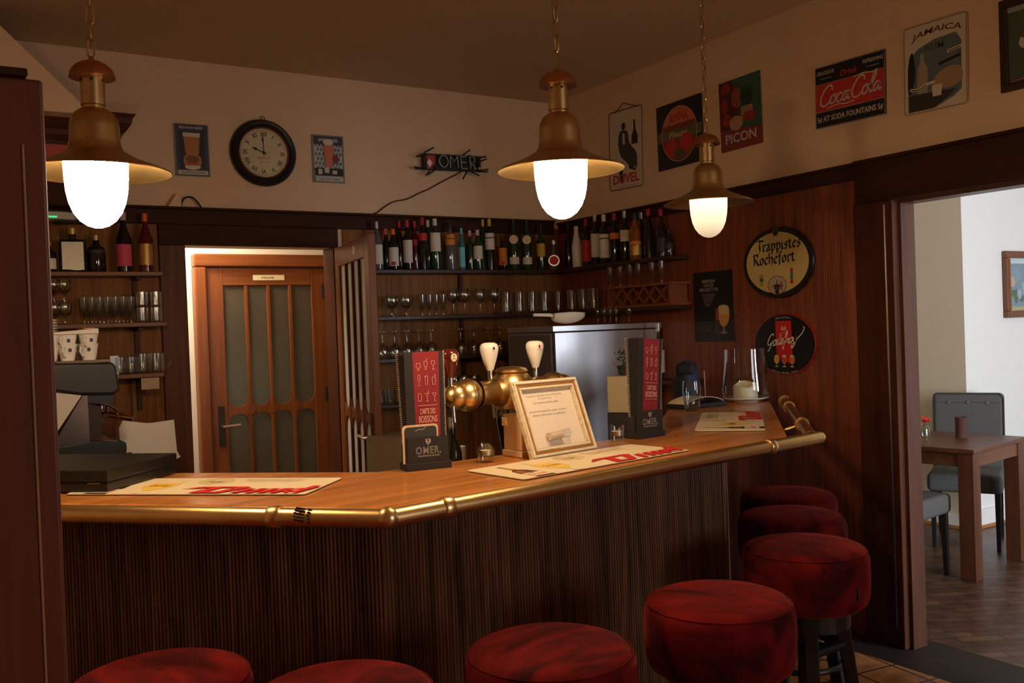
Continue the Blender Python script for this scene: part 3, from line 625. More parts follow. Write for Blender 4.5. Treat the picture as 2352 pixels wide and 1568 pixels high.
# cash drawer
c0=onz(248,1134,CT); c1=onz(405,1088,CT); u=(c1-c0); L_=u.length
t=thing('cash_drawer','flat black cash drawer on the bar beside the dark wooden post','cash drawer',mtx=along_axis((c0.x,c0.y,CT+.0048),u))
M().box(0,L_,0,.42,0,.026).build('drawer_front',BLACK,t,bevel=.003); M().box(.004,L_-.004,.004,.416,.026,.03).build('shadow_gap',BLACKM,t); M().box(-.003,L_+.003,-.003,.423,.03,.062).build('top_case',mat('black_satin',(.009,.0095,.009),.42,vary=0),t,bevel=.004)
M().box(-.004,-.0025,.02,.06,.024,.027).build('key_slot',CHROME,t)
# menu holders
ICONS={
 'snifter':[[(-.4,.35),(-.5,.0),(-.3,-.3),(.3,-.3),(.5,.0),(.4,.35),(-.4,.35)],[(0,-.3),(0,-.5)],[(-.3,-.55),(.3,-.55)]],
 'hurricane':[[(-.3,.6),(-.35,.2),(-.2,-.2),(.2,-.2),(.35,.2),(.3,.6),(-.3,.6)],[(0,-.2),(0,-.45)],[(-.25,-.5),(.25,-.5)],[(.1,.6),(.35,1.0)]],
 'wine':[[(-.35,.6),(-.35,.2),(0,-.05),(.35,.2),(.35,.6),(-.35,.6)],[(0,-.05),(0,-.5)],[(-.25,-.55),(.25,-.55)]],
 'flute':[[(-.2,.9),(-.22,.2),(0,-.1),(.22,.2),(.2,.9),(-.2,.9)],[(0,-.1),(0,-.5)],[(-.2,-.55),(.2,-.55)]],
 'highball':[[(-.3,.6),(-.2,-.5),(.2,-.5),(.3,.6),(-.3,.6)],[(-.45,.6),(-.3,.75),(-.15,.6)],[(.05,.6),(.2,.9)]],
 'mug':[[(-.3,.5),(-.35,-.1),(-.2,-.5),(.2,-.5),(.35,-.1),(.3,.5),(-.3,.5)],[(.1,.5),(.3,.95),(.4,.6)]],
 'jar':[[(-.25,.5),(-.35,.3),(-.35,-.4),(-.2,-.5),(.2,-.5),(.35,-.4),(.35,.3),(.25,.5),(-.25,.5)]],
 'cocktail':[[(-.4,.5),(0,0),(.4,.5),(-.4,.5)],[(0,0),(0,-.5)],[(-.25,-.55),(.25,-.55)],[(.1,.4),(.4,.9)]],
 'coupe':[[(-.45,.5),(-.3,.25),(0,.1),(.3,.25),(.45,.5),(-.45,.5)],[(0,.1),(0,-.5)],[(-.25,-.55),(.25,-.55)]]}
def menu_holder(o,u,label,where,n=8,tilt=0.0):
    """o = near left bottom corner, u along the front"""
    mt_=along_axis((o[0],o[1],CT),u)
    W_=.134; D_=.055; H_=.100
    t=thing('menu_holder',label,'menu holder',mtx=mt_)
    M().box(-.006,W_+.006,-.006,D_+.006,0,.022).build('base',BLACKM,t,bevel=.001)
    M().box(0,W_,0,.004,.022,H_).box(0,.003,.014,D_,.022,H_*.8).box(W_-.003,W_,.014,D_,.022,H_*.8).box(0,W_,D_-.003,D_,.022,.05).build('sleeve',BLACKM,t)
    A=Art(t,0); Q=Matrix(((1,0,0,0),(0,0,-1,-.0004),(0,1,0,0),(0,0,0,1)))
    A.z=.0; q=M()
    P_=bpy.data.objects.new('front_print',None)
    # printed front: crest, word, line
    e=bpy.data.objects.new('front_label',None); sc.collection.objects.link(e); e.parent=t; e.matrix_local=Q
    A=Art(e,.0); SIL=C('silver_print',(.45,.43,.38))
    A.poly([(W_/2-.008,.094),(W_/2+.008,.094),(W_/2+.008,.083),(W_/2,.075),(W_/2-.008,.083)],SIL,'crest'); A.poly([(W_/2-.0055,.092),(W_/2+.0055,.092),(W_/2,.086)],BLACKM,'crest'); A.stroke([(W_/2-.005,.080),(W_/2,.085),(W_/2+.005,.080)],.0018,BLACKM,'crest')
    A.text('OMER.',W_/2,.060,.082,.023,SIL,.02,space=1.15); A.text('OMER.',W_/2,.060,.080,.0205,BLACKM,-.022,space=1.15); A.text('TRADITIONAL BLOND',W_/2,.043,.072,.005,SIL,.02)
    A.done(); bpy.data.objects.remove(P_)
    # menus: tapering cards, wider at the top, spiral bound on both sides
    Hm=.352
    for k in range(n):
        f=k/(n-1); y0=.010+k*(D_-.022)/(n-1); lean=.034*f; spreadx=tilt
        mm_=thing('drinks_menu','',  'menu',group='spiral-bound drinks menus in the '+where)
        mm_['label']=('spiral-bound drinks menu with red panel and glass drawings, front of the '+where) if k==0 else ('black spiral-bound drinks menu tucked behind the red-fronted one in the '+where)
        S=Matrix.Translation((W_,y0,.008))@Matrix.Rotation(math.atan2(spreadx,Hm),4,'Y')@Matrix.Rotation(-math.atan2(lean,Hm),4,'X')@Matrix.Translation((-W_,0,0))
        mm_.matrix_world=mt_
        wt,wb=.128,.124; xc=W_/2
        M().add([S@Vector(p) for p in [(xc-wb/2,0,0),(xc+wb/2,0,0),(xc+wt/2,0,Hm),(xc-wt/2,0,Hm),(xc-wb/2,.003,0),(xc+wb/2,.003,0),(xc+wt/2,.003,Hm),(xc-wt/2,.003,Hm)]],[(0,1,2,3),(5,4,7,6),(0,4,5,1),(1,5,6,2),(2,6,7,3),(3,7,4,0)]).build('cover',BLACKM,mm_)
        sp_=M()
        for sd in ((1,) if k==0 else (-1,) if k>=n-2 else ()):
            N_=52
            for i in range(N_):
                h=(.012+(Hm-.016)*i/(N_-1)); wx=(wb+(wt-wb)*h/Hm)/2; c_=Vector((xc+sd*wx,.002,h))
                sp_.tube([S@(c_+Vector((math.cos(a)*.0035,math.sin(a)*.0026,.0008*a))) for a in [2*PI*j/7 for j in range(7)]],.0009,4)
        sp_.build('spiral_binding',mat('pale_wire',(.75,.66,.55),.4,.3,vary=0),mm_)
        M().box(xc-wt/2+.006,xc+wt/2-.006,.0032,.0038,.03,Hm-.004,S).build('pages',mat('dark_pages',(.05,.035,.03),.7,vary=0),mm_)
        if k==0:
            e=bpy.data.objects.new('front_cover_print',None); sc.collection.objects.link(e); e.parent=mm_
            e.matrix_local=S@Matrix(((1,0,0,xc),(0,0,-1,-.0002),(0,1,0,0),(0,0,0,1)))
            A=Art(e,0); x0=-.037;x1=.048
            A.poly([(x0+.003,.082),(x1-.003,.082),(x1,Hm-.0005),(x0,Hm-.0005)],DRED,'red_panel'); PK=C('pale_pink_print',(.75,.45,.38))
            names=[['snifter','hurricane','wine'],['flute','highball','mug'],['jar','cocktail','coupe']]
            for r_ in range(3):
                for c_ in range(3):
                    for s_ in ICONS[names[r_][c_]]: A.stroke([(.005+(c_-1)*.024+px_*.015,Hm-.043-r_*.048+py_*.023) for px_,py_ in s_],.0014,PK,'glass_drawing')
            A.stroke([(-.026,.188),(.036,.188)],.0012,PK); A.text('CARTE DES',.005,.170,.050,.017,PK,.012); A.text('BOISSONS',.005,.146,.060,.021,PK,.012); A.stroke([(-.026,.128),(.036,.128)],.0012,PK)
            A.done()
    return mt_
h0=onz(938,1083,CT); h1=onz(1032,1073,CT); hm=menu_holder(h0,h1-h0,'black cardboard menu holder standing left of the beer taps','left menu holder')
# small wood framed card leaning inside the left holder
t=thing('framed_card','small black card with rounded wooden rim stuck in the left menu holder','card',mtx=hm@Matrix.Translation((-.012,.0088,.0225)))
cc=[(0,0),(.115,0)]+ell(.103,.104,.012,.012,5,0,PI/2)+ell(.012,.104,.012,.012,5,PI/2,PI)
YZ=Matrix(((1,0,0,0),(0,0,-1,0),(0,1,0,0),(0,0,0,1)))
M().prism(cc,0,.003,YZ).build('wooden_rim',PALEW,t); M().prism([(p[0]*.9+.006,p[1]*.94+.001) for p in cc],.003,.0045,YZ).build('slate',C('slate',(.03,.035,.03)),t)
M().ribbon([(.04,.098),(.055,.103),(.06,.100),(.075,.107)],.001,.0046,.005,mt=YZ).build('chalk_mark',WHITE,t)
h0=onz(1466,1009,CT)
menu_holder(h0,(math.cos(.127),math.sin(.127),0),'black cardboard menu holder standing between the picture frame and the tumbler','right menu holder',9,.030)
# tea lights
def tealight(p,label,rz):
    t=thing('tealight_holder',label,'candle holder',(p[0],p[1],CT+.0005),rz,group='wavy glass tealight holders on the bar')
    n=28; m=M(); ro,ri=.026,.022
    def top(a): return .048+.014*math.sin(2*a)
    vo=[];
    rings=[(ro,0),(ro,.01)]; V=[];Fc=[]
    for i in range(n):
        a=2*PI*i/n; c_,s_=math.cos(a),math.sin(a); h=top(a)
        for (r,z) in ((.0,0),(ro*.95,0),(ro,.006),(ro*1.02,h*.6),(ro*1.08,h),(ri*1.08,h-.002),(ri,h*.6),(ri,.022),(0,.018)): V.append((r*c_,r*s_,z))
    for i in range(n):
        j=(i+1)%n
        for k in range(8): Fc.append((i*9+k,j*9+k,j*9+k+1,i*9+k+1))
    M().add(V,Fc).build('glass_cup',GLASS,t,smooth=True)
    M().lathe([(0,.0225),(.019,.0225),(.0195,.037),(.0185,.0375),(0,.0365)],24).build('candle',WAX,t,smooth=True)
    M().lathe([(.0198,.0222),(.0202,.0222),(.0202,.038),(.0198,.038)],24,cap=False).build('candle_cup',mat('aluminium',(.7,.68,.66),.3,1,vary=0),t,smooth=True)
    return t
tealight(onz(1117,1061,CT),'wavy glass tealight holder beside the left menu holder',.4); tealight(onz(1418,1014,CT),'wavy glass tealight holder right of the picture frame',1.0)
# wooden block stand behind the frame
t=thing('wooden_stand','pale wooden block stand behind the picture frame on the bar','stand',(1.600,2.528,CT+.0005),math.radians(6))
M().box(0,.075,0,.095,.022,.138).build('upright_block',PALEW,t,bevel=.003); M().box(-.006,.105,-.006,.098,0,.0215).build('foot_block',PALEW,t,bevel=.003); M().box(-.0075,-.0005,.07,.094,.10,.128).build('side_block',PALEW,t,bevel=.002)
# picture frame leaning back
BL=onz(1225.4,1055.6,CT+.003); BR=onz(1372.7,1031,CT+.003); u=(BR-BL); Wf=u.length; u.normalize(); bk=Vector((-u.y,u.x,0)); th=math.radians(21)
v=bk*math.sin(th)+Vector((0,0,math.cos(th))); n=u.cross(v)
t=thing('picture_frame','distressed white and gold frame holding a printed notice, leaning back on the bar','picture frame',mtx=basis(BL,u,v,n))
Hf=.262; fw_=.034; WG=mat('distressed_white_gold',(.72,.58,.40),.45,vary=.55,vs_=70)
m=M()
for a,b in ((0,.006),(.009,.016),(.020,.028)):
    pass
def frame_ring(m,x0,y0,x1,y1,w0,w1,z0,z1):
    m.box(x0+w0,x1-w0,y0+w0,y0+w1,z0,z1).box(x0+w0,x1-w0,y1-w1,y1-w0,z0,z1).box(x0+w0,x0+w1,y0+w1,y1-w1,z0,z1).box(x1-w1,x1-w0,y0+w1,y1-w1,z0,z1)
frame_ring(m,0,0,Wf,Hf,0,fw_,-.018,.0); m.build('frame',WG,t,bevel=.002)
m=M(); frame_ring(m,0,0,Wf,Hf,.004,.012,0,.006); frame_ring(m,0,0,Wf,Hf,.024,.031,0,.003); m.build('frame_moulding',mat('distressed_white',(.84,.74,.58),.5,vary=.3,vs_=60),t,bevel=.002)
m=M(); frame_ring(m,0,0,Wf,Hf,.0145,.0215,0,.0015); m.build('gold_groove',mat('worn_gold',(.45,.20,.05),.4,.3,vary=.5,vs_=80),t)
M().box(fw_,Wf-fw_,fw_,Hf-fw_,-.016,-.012).build('backing_board',mat('linen_paper',(.86,.78,.68),.8,vary=.04,vs_=120),t)
e=bpy.data.objects.new('notice',None); sc.collection.objects.link(e); e.parent=t; e.location=(Wf/2,0,-.0118)
A=Art(e,0)
for k,(tx,l,y) in enumerate((('Pensez la souriez et vos finances',.165,.215),('la personne',.06,.203),('Un sourire rend la santé',.115,.190),('Bij een consumatie Bar, geniet, proeven',.17,.160),('Bedien. Wij komen er gelijk aan',.15,.147))): A.text(tx,-.012,y-.004,l,.0075,GREY,.01,shear=.2)
A.done()
cyl=Matrix.Translation((Wf*.40,.066,.002))@Matrix.Rotation(math.radians(4),4,'Z')@Matrix.Rotation(PI/2,4,'Y')
M().lathe([(0,-.032),(.011,-.032),(.0125,-.028),(.0125,.048),(.015,.052),(.0155,.062),(.012,.067),(0,.068)],24,cyl).build('glass_tube',thin_glass('tube_glass',(.95,.96,.98),1.8,.1),t,smooth=True)
M().lathe([(0,-.024),(.0115,-.024),(.0115,.034),(0,.034)],20,cyl).build('paper_roll',mat('pinkish_paper',(.80,.66,.55),.8,vary=0),t,smooth=True)
M().box(Wf*.45,Wf*.55,.01,.19,-.022,-.018).build('back_strut',DARKW,t)
WTZ=.9305
# ---- beer tower
tw=ond(1176,900,3.24); tw.z=WTZ
ax=(Vector((E2[0]-E1[0],E2[1]-E1[1],0))).normalized()
cen=tw.copy(); cen.z=(ond(1176,896,3.24)).z
t=thing('beer_tower','polished brass beer tap tower with round domes and white handles','beer tap',mtx=along_axis((tw.x,tw.y,WTZ),ax))
zc=cen.z-WTZ; k0=.2
M().lathe([(.0,0),(.085,0),(.085,.008),(.062,.014),(.046,.05),(.044,k0-.02),(.054,k0+.06),(.060,k0+.10),(.060,k0+.13),(.052,k0+.165),(.036,k0+.19),(.036,zc-.05)],40).build('column',mat('green_brass_mirror',(.30,.27,.16),.12,1,vary=.05),t,smooth=True)
M().lathe([(.0,zc-.080),(.040,zc-.078),(.060,zc-.058),(.074,zc-.022),(.077,zc+.008),(.072,zc+.034),(.060,zc+.054),(.05,zc+.063),(0,zc+.066)],48).build('central_dome',BRASS,t,smooth=True)
M().lathe([(0,zc+.063),(.055,zc+.063),(.058,zc+.068),(.052,zc+.077),(.032,zc+.083),(0,zc+.085)],40).build('dome_cap',BRASS,t,smooth=True)
HX=Matrix.Translation((0,0,zc-.002))@Matrix.Rotation(PI/2,4,'Y')
def sphere_prof(c,r,n=14): return [(r*math.sin(PI*i/n),c-r*math.cos(PI*i/n)) for i in range(n+1)]
for sd in (-1,1):
    pf=[(.058,.02),(.053,.06),(.045,.078),(.0425,.075),(.0415,.12),(.043,.15),(.046,.155)]
    M().lathe([(a,sd*b) for a,b in pf][::sd],36,HX,cap=False).build('arm',BRASS,t,smooth=True)
    M().lathe(sphere_prof(sd*.195,.0555),36,HX).build('arm_ball',BRASS,t,smooth=True)
    M().lathe([(.0555,sd*.188),(.0567,sd*.192),(.0555,sd*.196)][::sd],36,HX,cap=False).build('ball_ring',BRASSD,t,smooth=True)
    M().lathe(sphere_prof(sd*.238,.045),32,HX).build('arm_tip',BRASS,t,smooth=True)
def handle(x,z0,m_,label_col,emb,y=-.0):
    M().tube([(x,y,z0-.01),(x,y,z0+.034)],.0085,12).build('tap_stem',CHROME,t,smooth=True)
    h=M().lathe([(0,z0+.030),(.0125,z0+.030),(.0145,z0+.037),(.0235,z0+.064),(.0295,z0+.086),(.0325,z0+.101),(.0322,z0+.111),(.029,z0+.119),(.021,z0+.1245),(.010,z0+.126),(0,z0+.1262)],32,Matrix.Translation((x,y,0))).build('tap_handle',m_,t,smooth=True)
    e=bpy.data.objects.new('tap_badge',None); sc.collection.objects.link(e); e.parent=t; ca=-.25
    e.matrix_local=Matrix.Translation((x,y,0))@Matrix.Rotation(ca,4,'Z')@Matrix(((1,0,0,.003),(0,0,-1,-.0328),(0,1,0,z0+.100),(0,0,0,1)))
    A=Art(e,.0005); emb(A); A.done()
def emb1(A): A.poly([(-.003,.001),(.003,.001),(.0045,.008),(0,.011),(-.0045,.008)],NAVY,'badge'); A.stroke([(-.008,-.003),(.008,-.002)],.0006,NAVY,'badge')
def emb2(A): A.poly([(-.0035,0),(.0035,0),(.004,.008),(0,.012),(-.004,.008)],RED,'badge'); A.poly([(-.002,.001),(.002,.001),(.002,.008),(-.002,.008)],BLACKM,'badge'); A.text('Jupiler',0,-.004,.014,.004,BLACKM,.02); A.stroke([(-.008,-.008),(.008,-.008)],.0005,RED,'badge')
def emb3(A): A.oval(0,-.002,.011,.014,GOLD,'badge'); A.oval(0,-.001,.009,.0115,CREAM,'badge'); A.text('Leffe',0,-.006,.014,.006,GREEN,.02); A.poly([(-.004,.0),(.004,.0),(0,.009)],GREEN,'badge')
handle(-.094,zc+.045,PORC,None,emb1); handle(.112,zc+.044,PORC,None,emb2); handle(-.262,zc+.030,mat('dark_red_handle',(.09,.012,.01),.15,coat=.6,vary=0),None,emb3)
for x in (-.094,.112,-.262,.24): M().tube([(x,-.01,zc-.03),(x,-.014,zc-.075),(x,-.016,zc-.088)],[.0065,.0055,.0055],12).build('spout',CHROME,t,smooth=True)
# tumbler
p=onz(1590,943,CT)
t=thing('tumbler','empty clear tumbler glass standing left of the candle vase',"glass",(p.x,p.y,CT+.0005))
M().lathe([(0,0),(.030,0),(.034,.004),(.040,.05),(.0435,.085),(.042,.12),(.039,.142),(.0375,.142),(.0405,.12),(.042,.085),(.038,.05),(.030,.014),(0,.011)],36,cap=False).build('glass_wall',thin_glass('tumbler_glass',(.9,.94,.94),1.6),t,smooth=True)
# candle vase on a saucer
p=onz(1713,922,CT)
t=thing('saucer','cream saucer under the candle vase at the far end of the bar','saucer',(p.x,p.y,CT+.0005))
M().lathe([(0,0),(.065,0),(.067,.004),(.09,.009),(.118,.021),(.1185,.024),(.09,.014),(.06,.009),(0,.008)],44).build('dish',PORC,t,smooth=True)
t=thing('candle_vase','large clear glass vase over a candle at the far end of the bar','vase',(p.x,p.y,CT+.0102))
M().lathe([(.088,.003),(.112,.014),(.1215,.04),(.121,.06),(.115,.10),(.108,.16),(.104,.22),(.103,.262),(.101,.262),(.102,.22),(.106,.16),(.113,.10),(.119,.06),(.1195,.04),(.110,.016),(.088,.005)],56,cap=False).build('vase_wall',thin_glass('vase_glass',(.95,.97,.97),1.2,.02),t,smooth=True)
t=thing('pillar_candle','half-burnt cream pillar candle inside the large glass vase','candle',(p.x,p.y,CT+.0095),.5)
m=M(); n=32; V=[];Fc=[]
for i in range(n):
    a=2*PI*i/n; h=.082+.012*math.cos(a)+.004*math.sin(3*a)
    for r,z in ((0,0),(.060,0),(.062,.02),(.0605,.05),(.063,h*.7),(.062,h-.004),(.055,h),(.048,.05),(0,.048)): V.append((r*math.cos(a),r*math.sin(a),z))
for i in range(n):
    for k in range(8): Fc.append((i*9+k,(i+1)%n*9+k,(i+1)%n*9+k+1,i*9+k+1))
M().add(V,Fc).build('wax',WAX,t,smooth=True); M().tube([(0,0,.048),(.002,0,.062),(.006,0,.068)],.0013,6).build('wick',BLACKM,t)
# receipt folder with curled sheet
p=onz(1600,934,CT); 
t=thing('receipt_folder','black folder holding a curled cream sheet behind the tumbler','folder',mtx=along_axis((p.x,p.y,CT+.0005),(1,.05,0)))
Pn=[(-.13+.26*i/14,.012+.028*math.sin(PI*min(1,max(0,i/14)))**.7) for i in range(15)]
def sheet(pts,w0,w1,th):
    m=M(); 
    for i in range(len(pts)-1):
        (xa,za),(xb,zb)=pts[i],pts[i+1]; m.add([(xa,w0,za),(xb,w0,zb),(xb,w1,zb),(xa,w1,za),(xa,w0,za+th),(xb,w0,zb+th),(xb,w1,zb+th),(xa,w1,za+th)],[(0,3,2,1),(4,5,6,7),(0,1,5,4),(2,3,7,6),(0,4,7,3),(1,2,6,5)])
    return m
M().box(-.15,.15,-.07,.07,0,.02).build('cover',BLACKM,t,bevel=.009); sheet([(x,z+.01) for x,z in Pn],-.062,.066,.002).build('sheet',mat('cream_sheet',(.85,.74,.55),.7,vary=0),t,smooth=True)
# blue bag and thin rod at the back
p=ond(1625,900,4.95)
t=thing('shoulder_bag','dark blue bag slumped at the back of the far bar end','bag',(3.31,3.60,CT+.0006),.75); t.scale=(.85,.8,.88)
m=M(); V=[];n=20
for j,(rx,ry,z) in enumerate(((.16,.075,0),(.175,.085,.03),(.17,.08,.12),(.15,.07,.19),(.11,.05,.235),(.05,.03,.25))):
    for i in range(n): a=2*PI*i/n; V.append((rx*math.cos(a)*(1+.04*math.sin(5*a+j)),ry*math.sin(a)*(1+.08*math.cos(3*a+j)),z))
Fc=[(j*n+i,j*n+(i+1)%n,(j+1)*n+(i+1)%n,(j+1)*n+i) for j in range(5) for i in range(n)]+[tuple(range(n))[::-1],tuple(range(5*n,6*n))]
m.add(V,Fc).build('bag_body',mat('navy_cloth',(.014,.022,.045),.85,bump=.3,bs=40),t,smooth=True,subsurf=1)
M().box(-.16,.10,-.06,.06,.17,.24).build('flap',mat('black_cloth',(.008,.008,.010),.8),t,bevel=.03)
p=onz(1621,921,CT); 
tag(M().tube([(p.x,p.y,CT+.0005),(p.x-.005,p.y,CT+.16)],.0022,8).build('swizzle_stick',mat('clear_stick',(.6,.6,.62),.2,vary=0)),'thin pale stick standing upright before the blue bag','stick')
# ================================================================ BEHIND THE BAR
# low work top hidden behind the counter
WT=.93
wt=thing('work_counter','dark low work counter along the bartender side of the bar','counter')
pb=[(1.16,2.64),(2.28,2.735),(3.20,3.62)]; M().prism(pb+off(pb,.42)[::-1],WT-.03,WT).build('worktop',STEELD,wt); q=off(pb,.03); M().prism(q+off(pb,.40)[::-1],0,WT-.031).build('cabinet_body',DARKW,wt)
lw=thing('service_counter','dark wooden service counter under the left shelves behind the bar','counter')
M().box(-1.5,.86,3.95,YB-.014,.94,.98).build('worktop',DARKW,lw); M().box(-1.5,.84,4.0,YB-.016,0,.939).build('cabinet_body',DARKWZ,lw)
# ice machine
ic=thing('ice_machine','tall stainless steel ice machine in the corner behind the beer taps','ice machine',(2.957,4.30,0))
IW,ID,IH=.80,.49,1.557
M().box(0.004,IW-.004,.004,ID,.0,IH-.038).build('cabinet',STEEL,ic,bevel=.004); M().box(-.003,IW,-.006,ID,IH-.034,IH).build('top_cover',STEEL,ic,bevel=.003)
M().box(.001,.0035,.03,ID-.02,.1,IH-.05).build('side_panel',STEELD,ic); M().box(0,.012,-.003,.006,.1,IH-.04).build('door_edge',BLACKM,ic)
# scoop
p=onz(1295,741,IH+.0) if False else Vector((3.12,4.45,IH))
t=thing('ice_scoop','white plastic ice scoop lying on top of the ice machine','scoop',(3.03,4.40,IH+.001),math.radians(-8))
V=[];n=14;L2=12
for j in range(L2+1):
    f=j/L2; x=.0+.20*f; wv=.050*(math.sin(PI*(.12+.80*f))**.6); dp=.068*(math.sin(PI*(.16+.76*f))**.6)
    for i in range(n+1):
        a=PI*i/n; V.append((x,-wv*math.cos(a),(.070+.006*math.sin(PI*f))-dp*math.sin(a)+.0*f))
Fc=[(j*(n+1)+i,j*(n+1)+i+1,(j+1)*(n+1)+i+1,(j+1)*(n+1)+i) for j in range(L2) for i in range(n)]+[tuple(range(n+1))]
M().add(V,Fc).build('bowl',mat('ivory_plastic',(.78,.68,.50),.45,vary=0),t,smooth=True,solid=.003)
M().tube([(.02,0,.052),(-.02,0,.062),(-.125,0,.066)],[.013,.011,.009],12).build('scoop_handle',mat('ivory_plastic',(.78,.68,.50),.45),t,smooth=True)
# beige box on a black stand right of the ice machine front
p=ond(1432,905,3.9)
t=thing('beige_dispenser','beige box with a white label on a black stand behind the right menu holder','dispenser',(p.x,p.y-.0,0),.5)
z1=ond(1432,862,3.9).z; z0=ond(1432,945,3.9).z
M().box(-.055,.055,-.05,.05,z0,z1).build('case',mat('beige_plastic',(.42,.35,.22),.5,vary=0),t,bevel=.004); M().box(-.052,.058,-.055,.055,WT+.0005,z0-.001).build('stand',BLACKM,t,bevel=.004)
M().box(-.03,.03,-.052,-.050,z1-.06,z1-.025).build('label_sticker',WHITE,t); M().box(-.018,.018,-.0535,-.052,z1-.047,z1-.038).build('label_print',GREY,t)
t=thing('potted_herb','dark leafy herb on top of the beige dispenser','plant',(p.x+.02,p.y+.01,z1+.001))
M().lathe([(0,0),(.025,0),(.032,.04),(.03,.04),(0,.035)],16).build('pot',BLACKM,t)
m=M()
for i in range(60):
    a=R.uniform(0,2*PI); r=R.uniform(.0,.045); z=R.uniform(.03,.10); c_=Vector((r*math.cos(a),r*math.sin(a),z)); d_=Vector((R.uniform(-1,1),R.uniform(-1,1),R.uniform(-.5,1))).normalized(); s_=d_.orthogonal().normalized()*.006; m.add([c_,c_+d_*.012+s_,c_+d_*.026,c_+d_*.012-s_],[(0,1,2,3)])
m.build('leaves',C('herb_green',(.02,.05,.015)),t)
# ---- shelves
def shelf(poly,z,label,m_=SHELFW,th=.022):
    t=thing('wall_shelf',label,'shelf'); M().prism(poly,z-th,z).build('shelf_board',m_,t,bevel=.003); return t
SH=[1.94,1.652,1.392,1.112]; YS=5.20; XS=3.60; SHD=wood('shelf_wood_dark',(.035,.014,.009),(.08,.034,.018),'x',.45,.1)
rx0=2.20
Lp=[(rx0,YS),(XS,YS),(XS,4.03),(XR-.013,4.03),(XR-.013,YB-.014),(rx0,YB-.014)]
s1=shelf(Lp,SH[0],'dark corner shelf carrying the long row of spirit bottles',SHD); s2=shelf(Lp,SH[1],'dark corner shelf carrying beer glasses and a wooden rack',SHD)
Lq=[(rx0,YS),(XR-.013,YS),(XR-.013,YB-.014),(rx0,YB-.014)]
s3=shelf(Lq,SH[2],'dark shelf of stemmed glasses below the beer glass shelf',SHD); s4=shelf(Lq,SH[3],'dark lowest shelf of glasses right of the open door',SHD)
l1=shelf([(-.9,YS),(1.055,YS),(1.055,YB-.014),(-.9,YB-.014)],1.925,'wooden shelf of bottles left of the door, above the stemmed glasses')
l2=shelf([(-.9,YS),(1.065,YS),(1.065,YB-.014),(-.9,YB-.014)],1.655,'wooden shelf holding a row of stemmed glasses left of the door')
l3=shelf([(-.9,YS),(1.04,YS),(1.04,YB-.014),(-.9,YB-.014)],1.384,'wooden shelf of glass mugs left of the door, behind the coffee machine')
for s_,z in ((l1,1.925),(l2,1.655),(l3,1.384)):
    x=ony(312,700,5.36).x
    M().box(x-.012,x+.012,YB-.035,YB-.0145,z-.20,z-.0225).box(x-.010,x+.010,YS+.05,YB-.02,z-.040,z-.0225).build('bracket',DARKWZ,s_)
for s_,z in ((s1,SH[0]),(s2,SH[1]),(s3,SH[2])):
    for px_ in (1060,): x=ony(px_,700,5.36).x; M().box(x-.012,x+.012,YB-.035,YB-.0145,z-.20,z-.0225).build('bracket',DARKWZ,s_)
x=ony(345,880,5.19).x; M().box(x-.045,x+.045,YS-.012,YS-.008,1.30,1.36).build('price_card',mat('beige_card',(.55,.42,.30),.7),l3)
M().tube([(ony(312,900,5.3).x,YB-.03,1.36),(ony(312,900,5.3).x,YB-.03,1.12)],.014,8).build('hanging_rod',mat('rod_wood',(.20,.11,.05),.5),l3)
# ---- bottles
def G(c,n): return mat(n,c,.08,coat=.4,vary=0,spec=.6)
BG={'dark':G((.012,.010,.010),'dark_bottle_glass'),'green':G((.012,.045,.022),'green_bottle_glass'),'clear':G((.10,.10,.10),'pale_bottle_glass'),'amber':G((.22,.07,.01),'amber_bottle_glass'),'blue':G((.05,.16,.22),'blue_bottle_glass'),'white':mat('white_bottle',(.66,.60,.52),.4,vary=0),'red':G((.10,.008,.010),'red_bottle_glass'),'orange':G((.5,.12,.02),'orange_bottle_glass')}
CP={'red':C('cap_red',(.42,.012,.03),rough=.35),'orange':C('cap_orange',(.75,.13,.02),rough=.4),'white':C('cap_white',(.68,.62,.52),rough=.4),'silver':C('cap_silver',(.5,.5,.52),metal=.8,rough=.3),'black':C('cap_black',(.02,.015,.02),rough=.35),'gold':C('cap_gold',(.55,.42,.12),rough=.35,metal=.6),'pink':C('cap_pink',(.62,.40,.38),rough=.4),'blue':C('cap_blue',(.15,.5,.6),rough=.4)}
LB={'white':C('label_white',(.70,.66,.56),rough=.6),'red':C('label_red',(.50,.02,.03),rough=.6),'orange':C('label_orange',(.70,.22,.03),rough=.6),'blue':C('label_cyan',(.18,.58,.66),rough=.6),'yellow':C('label_yellow',(.60,.42,.05),rough=.6),'black':C('label_black',(.04,.04,.05),rough=.6),'pink':C('label_pink',(.65,.08,.16),rough=.6),'gold':C('label_gold',(.5,.3,.08),rough=.4,metal=.5),'glow':C('label_pale_lit',(.95,.92,.70),rough=.25)}  # glow entry: label colour made extra pale to imitate a lamp reflection
